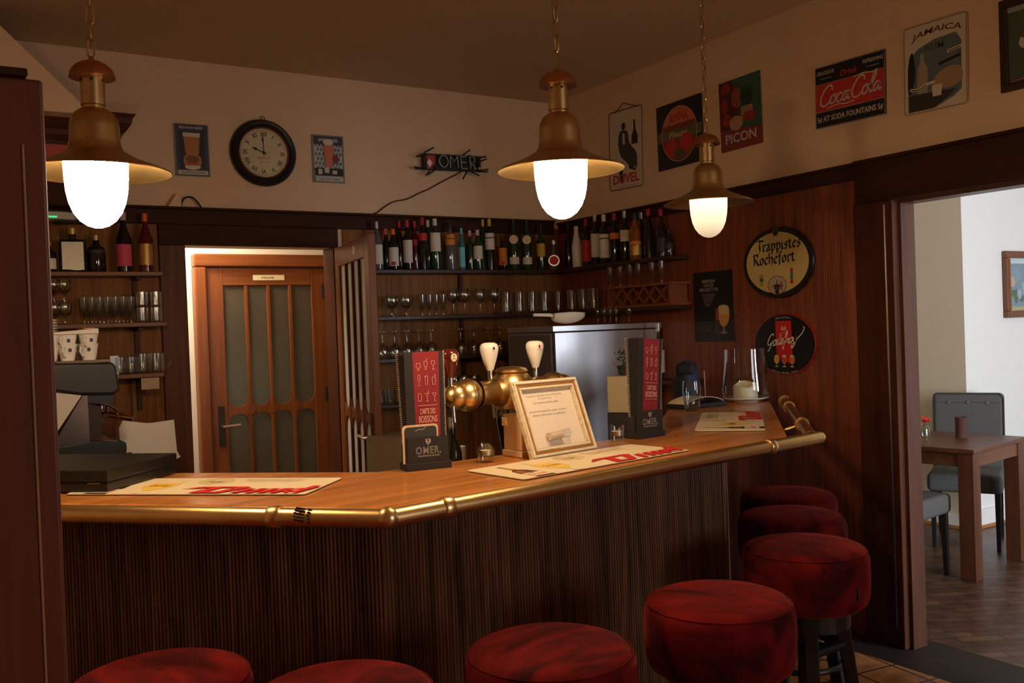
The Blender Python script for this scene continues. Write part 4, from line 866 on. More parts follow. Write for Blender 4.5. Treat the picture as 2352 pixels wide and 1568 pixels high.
def bottle(loc,H,r,body,cap,lab,label,face,kind='std',lz=(.12,.52),lab2=None,group='spirit bottles on the corner shelf',sign_=None,mark=None):
    t=thing('liquor_bottle',label,'bottle',loc,face,group)
    if kind=='std': pr_=[(0,0),(r*.95,0),(r,.006),(r,H*.58),(r*.93,H*.64),(r*.5,H*.72),(r*.36,H*.78),(r*.34,H*.90),(r*.34,H*.93),(0,H*.93)]
    elif kind=='slim': pr_=[(0,0),(r,0),(r,H*.62),(r*.8,H*.70),(r*.42,H*.78),(r*.4,H*.92),(0,H*.92)]
    elif kind=='cone': pr_=[(0,0),(r*.9,0),(r*.92,H*.12),(r*.98,H*.5),(r*.7,H*.68),(r*.42,H*.84),(r*.34,H*.97),(0,H*.97)]
    elif kind=='flask': pr_=[(0,0),(r*.6,0),(r*.66,H*.05)]+[(r*math.sin(a),H*.30-H*.27*math.cos(a)) for a in [PI*k/12 for k in range(3,11)]]+[(r*.28,H*.62),(r*.24,H*.9),(0,H*.9)]
    elif kind=='tall': pr_=[(0,0),(r*.9,0),(r*.9,H*.03),(r,H*.30),(r*.98,H*.55),(r*.6,H*.68),(r*.34,H*.80),(r*.3,H*.94),(0,H*.94)]
    elif kind=='square':
        M().box(-r,r,-r*.55,r*.55,0,H*.74).build('body',BG[body],t,bevel=.012); pr_=[(r*.3,H*.73),(r*.3,H*.92)]
    M().lathe(pr_,28,cap=kind=='square').build('neck' if kind=='square' else 'body',BG[body],t,smooth=True)
    rc=r*(.36 if kind!='cone' else .38)+.0015
    M().lathe([(0,H*(.86 if kind!='cone' else .93)),(rc,H*(.86 if kind!='cone' else .93)),(rc,H*.995),(rc*.8,H),(0,H)],18).build('cap',CP[cap],t,smooth=True)
    def wrap(z0,z1,m_,half=1.15,rr=None,name='label_band'):
        rr=rr or r+.0008; n=14; V=[];Fc=[]
        for i in range(n+1):
            a=-PI/2-half+2*half*i/n
            V+=[(rr*math.cos(a),rr*math.sin(a),z0),(rr*math.cos(a),rr*math.sin(a),z1),((rr-.0006)*math.cos(a),(rr-.0006)*math.sin(a),z0),((rr-.0006)*math.cos(a),(rr-.0006)*math.sin(a),z1)]
        for i in range(n):
            b=i*4; c=b+4; Fc+=[(b,c,c+1,b+1),(b+1,c+1,c+3,b+3),(b+2,b,c,c+2)] 
        return M().add(V,Fc).build(name,m_,t,smooth=True)
    if lab:
        if kind=='flask' or kind=='disc': pass
        if lab2=='round' or kind=='flask':
            rr=r*.8 if kind!='flask' else r*.72; zc_=H*(lz[0]+lz[1])/2 
            Mx=Matrix(((1,0,0,0),(0,0,-1,-r-.001),(0,1,0,zc_),(0,0,0,1)))
            M().prism(ell(0,0,rr,rr,24),0,.002,Mx).build('round_label',LB['white'] if kind!='flask' else CP['silver'],t); M().prism(ell(0,0,rr*.8 if kind=='flask' else rr*.45,rr*.8 if kind=='flask' else rr*.45,24),.002,.0028,Mx).build('label_mark',LB[lab] if kind=='flask' else LB['gold'],t)
            if kind!='flask': wrap(H*.12,H*.26,LB[lab],1.0)
        elif kind=='square': M().box(-r*.82,r*.82,-r*.55-.002,-r*.55,H*.06,H*.68).build('label_band',LB[lab],t)
        else:
            wrap(H*lz[0],H*lz[1],LB[lab])
            if lab2: wrap(H*(lz[1]+.02),H*(lz[1]+.10),LB[lab2],1.15,r*.97 if lz[1]>.5 else None,'neck_label')
            if mark: wrap(H*(lz[0]+.02),H*(lz[0]+.10),LB[mark],.4,r+.0015,'label_mark')
    return t
YBt=5.285; ZB=SH[0]+.0005
def face_to(x,y): return math.atan2(y,x)-PI/2
def bl(px,pt,r,body,cap,lab,label,kind='std',lz=(.12,.52),lab2=None,wall='b',dy=0,mark=None):
    if wall=='b': P_=ony(px,612,YBt+dy); T=ony(px,pt,YBt+dy)
    else: P_=onx(px,606,3.685+dy); T=onx(px,pt,3.685+dy)
    H=max(.16,min(.345,T.z-ZB)); r*=.88; return bottle((P_.x,P_.y,ZB),H,r,body,cap,lab,label,face_to(P_.x,P_.y),kind,lz,lab2,mark=mark)
bl(868,509,.040,'clear','silver','white','pale bottle with large white label at the open door end of the bottle shelf')
bl(889,525,.034,'dark','orange',None,'dark bottle with orange cap behind its white-labelled twin','std',dy=.045)
bl(905,526,.038,'dark','orange','white','dark bottle with orange cap and white label with red mark','std',(.1,.55),mark='red')
bl(920,507,.033,'dark','red',None,'plain dark bottle with dark red cap behind the white-labelled ones',dy=.05)
bl(938,506,.036,'dark','red','white','dark bottle with red cap and narrow white label','std',(.15,.6))
bl(955,507,.032,'red','red','red','dark red bottle with red cap and small red shoulder label','std',(.5,.62),dy=.04)
bl(973,500,.036,'dark','red','red','tall black bottle with crimson cap and bright red neck label','tall',(.56,.70))
bl(986,505,.034,'green','white',None,'green bottle with white cap mostly hidden behind another',dy=.05)
bl(1002,502,.041,'green','white','white','green bottle with white cap and big white label','std',(.36,.72),mark='white')
bl(1036,510,.040,'clear','black','orange','pale bottle with black cap and bright orange shoulder','std',(.52,.64),lab2='orange')
bl(1062,524,.024,'blue','blue','blue','slim light blue bottle with cyan label','slim',(.08,.55))
bl(1081,529,.032,'green','pink',None,'dark green bottle with pale cap next to the blue one','std',dy=.04)
bl(1099,528,.037,'green','pink','white','dark green bottle with pale cap and small white label','std',(.28,.6))
bl(1112,503,.034,'green','gold',None,'tall green bottle with yellowish neck, rear of two','tall',dy=.05)
bl(1127,503,.038,'dark','gold','white','tall dark bottle with yellowish neck and white label','tall',(.4,.62),lab2='white')
bl(1156,542,.034,'dark','black','orange','short dark bottle with orange and yellow label','std',(.15,.65),mark='red')
bl(1182,500,.042,'green','black','white','green vermouth bottle with round and square white labels, left of the pair','std',(.52,.68),'round')
bl(1212,500,.042,'green','black','white','green vermouth bottle with round and square white labels, right of the pair','std',(.52,.68),'round')
bl(1244,515,.034,'green','black','yellow','dark bottle with yellow label right of the vermouth pair','std',(.3,.58))
bl(1273,552,.060,'clear','silver','red','round clear flask with red round label in the corner','flask',(.2,.42),dy=-.04)
bl(1308,512,.034,'dark','black',None,'dark bottle in the shelf corner behind the white one',wall='r',dy=.03)
bl(1326,519,.040,'white','white',None,'white tapering bottle in the corner of the shelf','cone',wall='r',dy=-.03)
bl(1349,502,.040,'dark','red','red','dark bottle with red cap and red label right of the white bottle','std',(.1,.55),wall='r')
bl(1370,492,.038,'dark','silver','white','dark bottle with silver cap and tall white label','std',(.16,.62),wall='r')
bl(1390,492,.038,'dark','white','white','dark bottle with white neck and white label','std',(.12,.5),'white',wall='r',dy=-.03)
bl(1414,489,.036,'dark','red','orange','dark bottle with red cap and small orange label','std',(.48,.6),wall='r')
bl(1438,483,.038,'dark','silver','white','dark bottle with grey cap and pinkish white label','std',(.4,.62),wall='r',dy=.02)
bl(1461,490,.042,'amber','black','gold','amber bottle with orange shoulder and round golden emblem','std',(.1,.3),'orange',wall='r',dy=-.04)
bl(1476,487,.034,'dark','silver',None,'dark bottle with silver cap behind the amber one',wall='r',dy=.04)
bl(1493,479,.038,'dark','red',None,'tall dark bottle with silver and red neck, second from the shelf end','tall',wall='r')
bl(1521,480,.038,'dark','red','black','tall dark bottle with silver and red neck, at the shelf end','tall',(.1,.4),wall='r')
bl(1538,530,.030,'dark','black','black','short dark bottle at the very end of the bottle shelf','std',(.3,.5),wall='r',dy=.02)
# bottles on the left shelf
def ll(px,pt,r,body,cap,lab,label,kind='std',lz=(.12,.52),lab2=None):
    P_=ony(px,600,5.28); T=ony(px,pt,5.28); bottle((P_.x,P_.y,1.9255),min(.34,T.z-1.926),r,body,cap,lab,label,face_to(P_.x,P_.y),kind,lz,lab2,'bottles on the left shelf')
ll(113,555,.035,'dark','orange','glow','dark bottle half hidden by the wooden post, pale label','std',(.1,.45))
ll(168,524,.062,'dark','gold','glow','square bottle with a shining pale label under the left lamp','square')
ll(222,540,.045,'dark','gold','black','plain dark bottle right of the shining square label','std',(.5,.6))
ll(286,487,.040,'dark','pink','pink','dark bottle with pink cap and bright pink label on the left shelf','tall',(.10,.46))
ll(336,490,.038,'red','orange','gold','reddish bottle with orange cap and golden label on the left shelf','tall',(.12,.48))
# ---- glasses
_gm={}
def glass(kind,loc,label,group,rz=0,s=1):
    if kind in _gm: return dup(_gm[kind],loc,rz,label,group=group,s=(s,s,s))
    t=thing('drinking_glass',label,'glass',loc,rz,group); t.scale=(s,s,s)
    P_={'wine':[(0,.0),(.030,.001),(.031,.003),(.006,.008),(.004,.02),(.004,.07),(.012,.078),(.030,.095),(.036,.12),(.035,.145),(.030,.17),(.0292,.17),(.034,.145),(.0348,.12),(.029,.097),(.0,.083)],
       'goblet':[(0,0),(.034,.001),(.034,.003),(.008,.01),(.006,.04),(.012,.05),(.036,.07),(.045,.10),(.043,.13),(.040,.145),(.039,.145),(.042,.13),(.044,.10),(.035,.072),(0,.055)],
       'mug':[(0,0),(.033,0),(.035,.006),(.034,.12),(.036,.145),(.0335,.145),(.031,.12),(.031,.014),(0,.012)],
       'flute':[(0,0),(.026,.001),(.026,.003),(.005,.008),(.004,.03),(.008,.04),(.018,.07),(.023,.12),(.026,.17),(.0252,.17),(.022,.12),(.017,.072),(0,.045)],
       'upside':[(0,.17),(.031,.169),(.031,.166),(.006,.162),(.004,.15),(.004,.10),(.012,.092),(.030,.075),(.036,.05),(.035,.025),(.030,0),(.029,0),(.034,.025),(.0348,.05),(.029,.073),(0,.087)],
       'shot':[(0,0),(.022,0),(.023,.008),(.027,.07),(.0258,.07),(.021,.012),(0,.011)],
       'cup':[(0,0),(.034,0),(.036,.006),(.036,.09),(.0335,.09),(.0325,.012),(0,.010)]}[kind]
    M().lathe(P_,20,cap=False).build('glass_wall',GLASS2,t,smooth=True)
    if kind=='mug':
        pass
    if kind=='cup': M().tube([(.035,0,.075),(.055,0,.070),(.06,0,.045),(.053,0,.022),(.035,0,.018)],.0045,6).build('glass_handle',GLASS2,t,smooth=True)
    _gm[kind]=t; return t
def row(kind,pxs,py,Y,z,label,group,wall='b',s=1,X=3.69,dz=0):
    for i,px_ in enumerate(pxs):
        P_=ony(px_,py,Y) if wall=='b' else onx(px_,py,X)
        glass(kind,(P_.x,P_.y,z+.0006+dz),label,group,R.uniform(0,6),s)
row('goblet',[900,933],715,5.27,SH[1],'clear goblet on the second corner shelf beside the open door','goblets on the corner shelf',s=.9)
row('flute',[970,987,1002,1018],716,5.26,SH[1],'clear narrow glass in the close cluster on the second corner shelf','clustered glasses on the corner shelf',s=.78)
row('wine',[1042,1068],716,5.27,SH[1],'clear stemmed glass right of the goblet cluster on the second corner shelf','stemmed glasses mid shelf')
row('wine',[1104,1136],716,5.27,SH[1],'clear stemmed glass just left of the beer mugs on the corner shelf','stemmed glasses by the mugs')
row('mug',[1164,1194,1223,1252,1283],716,5.27,SH[1],'tall straight beer glass with bright glints, back wall part of the second shelf','straight beer glasses')
row('mug',[1314,1340,1364],700,5.2,SH[1],'tall straight beer glass between the corner and the wooden rack','straight beer glasses by the rack','r')
row('upside',[880,908,936,964,992],820,5.28,SH[2],'stemmed glass standing upside down on the third shelf behind the left menu holder','upturned glasses third shelf')
row('upside',[1060,1090,1120,1150],820,5.28,SH[2],'stemmed glass standing upside down on the third shelf behind the white tap handle','upturned glasses behind the taps')
row('cup',[880,897],925,5.27,SH[3],'small glass glinting on the lowest shelf beside the open door','small glasses lowest shelf')
row('goblet',[1046,1068,1092],925,5.27,SH[3],'goblet on the lowest shelf behind the beer tap arm','goblets lowest shelf')
for i,px_ in enumerate((1386,1401,1414,1427,1455)):
    P_=onx(px_,740,3.66); glass('wine',(3.60+.0*i,4.72-.0-(px_-1386)*.0045,IH+.0006),'stemmed glass standing on the back of the ice machine','stemmed glasses on the ice machine',0,.6)
# wooden rack on the second shelf
ra=onx(1392,700,3.62); rb=onx(1545,700,3.62)
t=thing('wooden_rack','reddish wooden rack with crossed slats on the second corner shelf','rack',(3.62,rb.y,SH[1]+.0005))
Lr=ra.y-rb.y; RW=wood('rack_wood',(.20,.06,.025),(.36,.12,.05),'y',.45,.1); rh=.135
M().box(-.005,.14,0,Lr,0,.014).build('base_board',RW,t); M().box(-.005,.14,0,Lr,rh-.014,rh).build('top_board',RW,t)
M().box(0,.135,.02,.034,.0145,rh-.0145).build('end_panel',RW,t); M().box(0,.135,Lr-.034,Lr-.02,.0145,rh-.0145).build('end_panel',RW,t)
m=M(); nb=5
for k in range(nb):
    y0=.04+(Lr-.1)*k/nb; y1=y0+(Lr-.1)/nb
    for (a,b) in (((y0,.016),(y1,rh-.016)),((y0,rh-.016),(y1,.016))): m.add([(0,a[0],a[1]),(0,b[0],b[1]),(.012,b[0],b[1]),(.012,a[0],a[1]),(0,a[0]+.012,a[1]),(0,b[0]+.012,b[1]),(.012,b[0]+.012,b[1]),(.012,a[0]+.012,a[1])],[(0,1,2,3),(7,6,5,4),(0,4,5,1),(2,6,7,3),(0,3,7,4),(1,5,6,2)])
m.build('crossed_slat',RW,t)
row('flute',[1402,1425,1447,1467,1498,1520],655,5,SH[1]+rh,'tall flute glass standing on top of the wooden rack','flutes on the wooden rack','r',.8,3.68,dz=.001)
# left glasses
row('flute',[194,212,230,248,266,284,302],740,5.25,1.655,'stemmed glass in the middle row on the left shelf','stemmed glasses on the left shelf',s=.82)
row('flute',[203,221,239,257,275,293],740,5.32,1.655,'stemmed glass in the back row on the left shelf','rear stemmed glasses on the left shelf',s=.82)
row('cup',[328,360],742,5.25,1.655,'small glass at the right end of the left glass shelf, lower one','stacked small glasses left shelf',s=.9)
row('cup',[328,360],742,5.25,1.655+.083,'small glass stacked on another at the right end of the left glass shelf','upper small glasses left shelf',s=.9)
row('goblet',[126,150],745,5.26,1.655,'low bowl glass beside the wooden post on the left shelf','bowl glasses left shelf',s=.8)
row('goblet',[126,150],745,5.26,1.655+.118,'low bowl glass stacked on another beside the wooden post','upper bowl glasses left shelf',s=.8)
row('cup',[278,303],850,5.26,1.384,'small glass mug on the shelf behind the coffee machine','glass mugs behind the coffee machine')
row('cup',[330,361],850,5.26,1.384,'tall glass mug near the door end of the mug shelf','glass mugs near the door',s=1.15)
P_=ony(262,850,5.26); tag(M().box(-.02,.02,-.02,.02,0,.10).build('spice_tin',CHROME,loc=(P_.x,P_.y,1.3846)),'shiny metal tin beside the cups on the mug shelf','tin')
# green neck bottle behind the right menu holder
wsf=shelf([(3.52,3.95),(XR-.013,3.95),(XR-.013,4.2),(3.52,4.2)],1.22,'small dark shelf on the side wall hidden behind the right menu holder',SHD)
P_=onx(1512,765,3.62); bottle((P_.x,P_.y,1.2205),.33,.034,'green','silver','white','green bottle with silver top behind the right menu holder',face_to(P_.x,P_.y),'tall',group='bottle behind menu')
# small things glimpsed between the left holder and the tower
p=ond(1040,1040,3.2)
bottle((p.x,p.y,WT+.0005),ond(1036,958,3.2).z-WT,.032,'dark','silver','white','dark bottle on the work counter just right of the left menu holder',face_to(p.x,p.y),'slim',group='bottle on work counter')
p=ond(1050,1045,3.45); t=thing('paper_cup','pale paper cup on the work counter behind the beer tap arm','cup',(p.x,p.y,WT+.0005)); M().lathe([(0,0),(.028,0),(.034,ond(1050,1025,3.45).z-WT),(.031,ond(1050,1025,3.45).z-WT),(.026,.006),(0,.005)],24).build('cup_wall',PORC,t,smooth=True)
p=ond(893,1040,4.75); t=thing('cardboard_box','beige cardboard box standing on the floor right of the open door','box',(p.x+.07,p.y+.1,0),.3); zt=ond(895,1005,4.75).z
M().box(-.08,.14,-.12,.12,0,zt-.002).build('box_body',mat('beige_card2',(.30,.24,.15),.7),t); M().box(-.08,.14,-.12,.12,zt-.0015,zt).build('box_lid',mat('beige_card2',(.30,.24,.15),.7),t)
# ================================================================ SIGNS
def quad_frame(pts,wall):
    P_=[(ony(x,y,YB-.004) if wall=='b' else onx(x,y,XR-.004)) for x,y in pts]   # TL TR BR BL
    c_=sum(P_,Vector())/4; W_=((P_[1]-P_[0]).length+(P_[2]-P_[3]).length)/2; H_=((P_[3]-P_[0]).length+(P_[2]-P_[1]).length)/2
    n=Vector((0,-1,0)) if wall=='b' else Vector((-1,0,0)); u=((P_[1]-P_[0])+(P_[2]-P_[3])); u-=n*u.dot(n); u.normalize(); v=n.cross(u)
    return basis(c_,u,v,n),W_,H_
def sign(name,label,cat,pts,wall,face,back=None,th=.006,rim=None,r=0):
    mt_,W_,H_=quad_frame(pts,wall); t=thing(name,label,cat,mtx=mt_)
    if r: pp=ell(W_/2-r,H_/2-r,r,r,5,0,PI/2)+ell(-W_/2+r,H_/2-r,r,r,5,PI/2,PI)+ell(-W_/2+r,-H_/2+r,r,r,5,PI,1.5*PI)+ell(W_/2-r,-H_/2+r,r,r,5,1.5*PI,2*PI)
    else: pp=[(-W_/2,-H_/2),(W_/2,-H_/2),(W_/2,H_/2),(-W_/2,H_/2)]
    M().prism(pp,0,th).build('sign_plate',face,t)
    if rim: M().ribbon([(p[0]*.99,p[1]*.99) for p in pp],.006,th,th+.002,closed=True).build('rim',rim,t)
    return t,W_,H_,Art(t,th)
def met(n,c): return mat(n,c,.4,vary=.08,vs_=12,spec=.5)
T_NAVY=met('tin_navy',(.045,.045,.085)); T_CREAM=met('tin_cream',(.62,.56,.44)); T_BLACK=met('tin_black',(.012,.012,.014)); T_RED=met('tin_red',(.50,.035,.03)); T_DRED=met('tin_dark_red',(.22,.035,.025)); T_GREY=met('tin_grey_rim',(.22,.22,.20))
AMB=C('amber_ink',(.45,.18,.04)); SKY=C('dusk_blue_ink',(.10,.15,.17)); DGRN=C('dark_green_ink',(.03,.10,.06)); CRM=C('cream_ink',(.65,.58,.44)); BLK=C('black_ink',(.01,.01,.01)); RDI=C('red_ink',(.50,.03,.025)); SALM=C('salmon_ink',(.58,.17,.09)); PALE=C('pale_ink',(.55,.52,.45))
# beer posters either side of the clock
t,W_,H_,A=sign('beer_poster','small dark blue tin poster of a beer glass, left of the wall clock','poster',[(398,283),(475,288),(483,407),(405,403)],'b',T_NAVY,rim=T_GREY)
A.rect(-W_*.38,-H_*.36,W_*.38,H_*.36,C('ink_dark_blue',(.025,.02,.04))); A.poly([(-.045,.085),(.045,.085),(.036,-.02),(-.036,-.02)],AMB); A.rect(-.047,.075,.047,.098,CRM); A.oval(0,-.062,.05,.05,AMB); A.oval(0,-.05,.036,.02,C('dark_amber_ink',(.2,.07,.03))); A.oval(0,-.095,.044,.014,CRM)
A.text('BIERES',0,-.078,.06,.018,RDI,.02); A.text('BELGIAN BEER',0,.127,.13,.014,PALE,.02); A.rect(-W_*.45,-H_*.47,W_*.45,-H_*.39,PALE); A.text('TRADITION ANNO',0,-H_*.43,.13,.010,T_NAVY,.02); A.done()
t,W_,H_,A=sign('beer_poster','small tin poster of a tall beer glass on lozenges, right of the clock','poster',[(716,309),(787,314),(790,422),(719,418)],'b',T_GREY,rim=T_GREY)
A.rect(-W_*.45,-H_*.38,W_*.45,H_*.47,C('pale_lozenge',(.5,.5,.45)))
for i in range(-4,5):
    for j in range(-3,5):
        cx_,cy_=i*.022+(j%2)*.011,j*.028
        if abs(cx_)<W_*.42 and -H_*.36<cy_<H_*.3: A.poly([(cx_,cy_+.014),(cx_+.008,cy_+.002),(cx_,cy_-.014),(cx_-.008,cy_-.002)],C('lozenge_blue',(.10,.14,.22)))
A.rect(-W_*.45,H_*.30,W_*.45,H_*.47,T_NAVY); A.text('WEISSBIER',0,H_*.39,.13,.02,CRM,.02); A.poly([(-.026,.09),(.03,.09),(.03,.04),(.018,-.07),(-.016,-.07),(-.03,.04)],SALM); A.oval(.0,.10,.032,.018,CRM); A.oval(.045,-.0,.022,.024,T_DRED)
A.rect(-W_*.45,-H_*.36,W_*.45,-H_*.20,BLK); A.rect(-.03,-H_*.30,.0,-H_*.18,PALE); A.rect(.02,-H_*.32,.05,-H_*.24,PALE); A.rect(-.07,-H_*.33,-.045,-H_*.22,PALE); A.rect(-W_*.45,-H_*.47,W_*.45,-H_*.39,PALE); A.text('DAS GUTE BIER',0,-H_*.43,.13,.010,BLK,.02); A.done()
# clock
p=ony(604,352,YB-.004); mt_=basis((p.x,p.y,p.z),(1,0,0),(0,0,1),(0,-1,0))@Matrix.Rotation(math.radians(-1),4,'Z')
t=thing('wall_clock','round wall clock with thick dark rim and roman numerals on a cream face','clock',mtx=mt_)
M().lathe([(.0,0),(.195,0),(.197,.012),(.190,.03),(.176,.04),(.160,.036),(.152,.026),(.150,.016)],72,cap=False).build('rim',mat('clock_dark_rim',(.015,.013,.016),.35),t,smooth=True)
M().lathe([(.148,.016),(.151,.027),(.146,.030),(.142,.024),(.141,.016)],72,cap=False).build('inner_bezel',mat('copper_bezel',(.30,.13,.08),.35,.7),t,smooth=True)
M().lathe([(0,.0135),(.148,.0135),(.148,.015),(0,.015)],64).build('clock_face',mat('aged_dial',(.62,.55,.36),.6,vary=.15,vs_=9),t)
A=Art(t,.0152); RM=['XII','I','II','III','IIII','V','VI','VII','VIII','IX','X','XI']
A.stroke(ell(0,0,.132,.132,72),.0012,BLK,closed=True)
for k in range(12):
    a=PI/2-k*PI/6; A.text(RM[k],.110*math.cos(a),.110*math.sin(a),0,.026,BLK,.015,rot=a-PI/2)
for k in range(60):
    a=k*PI/30; A.stroke([(.128*math.cos(a),.128*math.sin(a)),(.133*math.cos(a),.133*math.sin(a))],.0012,BLK)
A.text('PARIS CAFE',0,-.032,.075,.010,C('faded_ink',(.25,.20,.12))); A.text('ANNO 1888',0,-.055,.05,.007,C('faded_ink',(.25,.20,.12))); A.done()
def hand(ang,ln,wd,name):
    a=PI/2-ang; d_=(math.cos(a),math.sin(a)); n_=(-d_[1],d_[0]); pt=lambda s,w:(d_[0]*s+n_[0]*w,d_[1]*s+n_[1]*w)
    m=M().prism([pt(-.02,-wd/2),pt(-.02,wd/2),pt(ln*.55,wd/2),pt(ln*.7,wd*1.6),pt(ln,0),pt(ln*.7,-wd*1.6),pt(ln*.55,-wd/2)],.019,.0205); m.lathe([(0,.018),(.008,.018),(.008,.021),(0,.022)],14); m.build(name,BLK,t)
hand(math.radians(-68),.075,.005,'hour_hand'); hand(math.radians(-4),.105,.0035,'minute_hand')
M().tube([(.012*math.cos(a),.205+.010*math.sin(a),.01) for a in [2*PI*k/14 for k in range(14)]],.002,5,closed=True).build('hanging_ring',BLACK,t)
# neon sign, unlit
A0=ony(945,368,YB-.05); A1=ony(1128,377,YB-.05); c_=(A0+A1)/2; u=(A1-A0); LN=u.length; u.normalize()
t=thing('neon_sign','unlit neon sign with a red and white shield, high on the back wall','sign',mtx=basis(c_,u,Vector((0,0,1))-u*u.z,(0,-1,0)))
FRM=mat('neon_backing',(.012,.012,.014),.5); TUBE=mat('unlit_neon_glass',(.36,.37,.36),.2,vary=0)
M().box(-LN*.46,LN*.44,-.058,-.05,.0,.012).box(-LN*.38,LN*.38,.038,.046,.0,.012).box(-.14,.16,-.05,.04,-.004,.002).build('backing_frame',FRM,t)
for x in (-.2,.2): M().box(x-.008,x+.008,-.052,.042,-.035,.012).build('wall_spacer',FRM,t)
m=M()
def lt(pts,sc_=1,r_=.0042): m.tube([(a,b,.022) for a,b in pts],r_,8)
lt([(-.075+.032*math.cos(a),.0+.038*math.sin(a)) for a in [2*PI*k/24 for k in range(25)]]); lt([(-.028,-.04),(-.024,.038)]); lt([(-.024,.038),(.003,.0),(.028,.038)]); lt([(.028,.038),(.032,-.04)]); lt([(.052,.038),(.056,-.04)]); lt([(.052,.038),(.095,.036)]); lt([(.054,0),(.09,-.002)]); lt([(.056,-.04),(.10,-.042)])
lt([(.125,-.04),(.12,.038),(.155,.034),(.16,.01),(.125,.0),(.168,-.042)]); lt([(.19+.006*math.cos(a),-.036+.006*math.sin(a)) for a in [2*PI*k/10 for k in range(11)]])
m.build('tube_lettering',TUBE,t,smooth=True)
A=Art(t,.006); A.poly([(-.21,.045),(-.13,.045),(-.13,-.01),(-.17,-.055),(-.21,-.01)],C('shield_red',(.55,.04,.05)),'shield'); A.poly([(-.19,-.01),(-.17,.015),(-.15,-.01),(-.17,-.04)],WHITE,'shield'); A.poly([(-.205,.04),(-.19,.04),(-.19,.02),(-.205,.02)],WHITE,'shield'); A.done()
m=M()
for a,b in (((-.21,.05),(-.14,.085)),((-.23,-.05),(-.29,-.045)),((-.20,.04),(-.27,.02)),((-.17,-.055),(-.21,-.10)),((-.13,-.05),(-.19,-.09)),((.07,.045),(.13,.085)),((.16,.03),(.25,.045)),((.17,.0),(.25,.03)),((.10,-.06),(.06,-.11)),((.13,-.06),(.19,-.085)),((.19,-.05),(.26,-.04)),((.12,.05),(.19,.015))): m.tube([(a[0],a[1],.012),(b[0],b[1],.02)],.005,6)
m.build('electrode_end',FRM,t)
pts=[ony(x,y,YB-.012) for x,y in ((1062,392),(1045,402),(1010,420),(985,434),(960,445),(935,457),(905,463),(885,474),(868,487),(855,492))]
tag(M().tube(cat_rom([tuple(p) for p in pts],4),.004,6).build('power_cord',mat('brown_cord',(.06,.025,.012),.5)),'brown power cord drooping from the neon sign to the dark wood band','cord')
# cables on the left end of the band
pts=[ony(x,y,YB-.035) for x,y in ((416,489),(416,470),(424,455),(440,453),(455,466),(464,482),(466,489))]
tag(M().tube(cat_rom([tuple(p) for p in pts],5),.005,6).build('cable_loop',BLACK),'black cable loop standing on top of the dark wood band by the left poster','cable')
pts=[ony(x,y,YB-.03) for x,y in ((292,484),(330,487),(352,487),(376,480),(400,472),(414,462))]
tag(M().tube(cat_rom([tuple(p) for p in pts],4),.003,6).build('white_cable',WHITE),'thin white cable lying along the dark wood band above the left bottles','cable')
p=ony(408,474,YB-.05); tag(M().add([(0,-.03,0),(.07,-.03,0),(.07,.02,0),(0,.02,0),(.045,-.03,.07),(.07,-.03,.075),(.07,.02,.075),(.045,.02,.07)],[(0,3,2,1),(4,5,6,7),(0,1,5,4),(1,2,6,5),(2,3,7,6),(3,0,4,7)]).build('wall_plug_box',PLASTER,loc=(p.x-.05,YB-.025,2.2965)),'cream wedge-shaped cable cover on the band beside the black cable loop','cable cover')
# enamel sign with figures
t,W_,H_,A=sign('duvel_sign','tall cream enamel sign with a seated dark figure and red word at its foot','sign',[(1398,262),(1473,240),(1483,425),(1405,440)],'r',T_CREAM,rim=C('brown_rim_ink',(.12,.05,.03)),r=.02)
t.name='enamel_sign'
GR2=C('charcoal_ink',(.04,.045,.04))
A.oval(-.02,.145,.02,.024,BLK); A.poly(cat_rom([(-.06,.11),(-.02,.12),(.02,.105),(.035,.04),(.07,.0),(.10,-.03),(.11,-.09),(.06,-.13),(.0,-.08),(-.05,-.04),(-.075,.04)],5,True),GR2); A.poly([(-.03,.10),(-.01,.10),(-.005,.03),(-.03,.03)],PALE); A.poly([(.08,.17),(.095,.17),(.10,.11),(.12,.07),(.12,.02),(.06,.02),(.06,.07),(.08,.11)],BLK); A.rect(-.07,-.20,-.03,-.08,GR2); A.poly(cat_rom([(-.11,-.02),(-.08,.03),(-.07,-.01),(-.09,-.05)],4,True),GOLD); A.stroke([(.03,-.12),(.09,-.14),(.11,-.10)],.014,BLK)
A.text('DUVEL',0,-.185,.26,.06,RDI,.03); A.stroke([(-.1,-.235),(.1,-.235)],.002,BLK); A.done()
m=M(); m.tube([(-W_*.32,H_/2-.01,.008),(-W_*.05,H_/2+.04,.008),(0,H_/2+.035,.008),(W_*.4,H_/2-.01,.008)],.0025,5).build('hanging_wire',BLACKM,t)
# fruit crate label
t,W_,H_,A=sign('fruit_sign','square black tin sign with a red round fruit label behind the small pendant lamp','sign',[(1508,250),(1612,212),(1618,368),(1515,394)],'r',T_BLACK)
A.oval(0,0,.155,.165,T_DRED); A.poly(ell(0,0,.152,.162,30,.12*PI,.88*PI),SALM); A.rect(-.19,-.03,.19,.03,C('olive_ink',(.14,.13,.06))); A.text('ANNA',0,.085,.17,.05,RDI,.03,arc=.02); A.text('Fleurs',-.01,.0,.16,.035,GOLD,.02,shear=.3); A.oval(-.07,-.075,.055,.055,RDI); A.oval(.055,-.06,.055,.055,RDI); A.oval(-.005,-.115,.045,.03,C('dim_green_ink',(.09,.10,.05))); A.stroke(ell(0,0,.15,.16,50),.003,GOLD,closed=True); A.done()
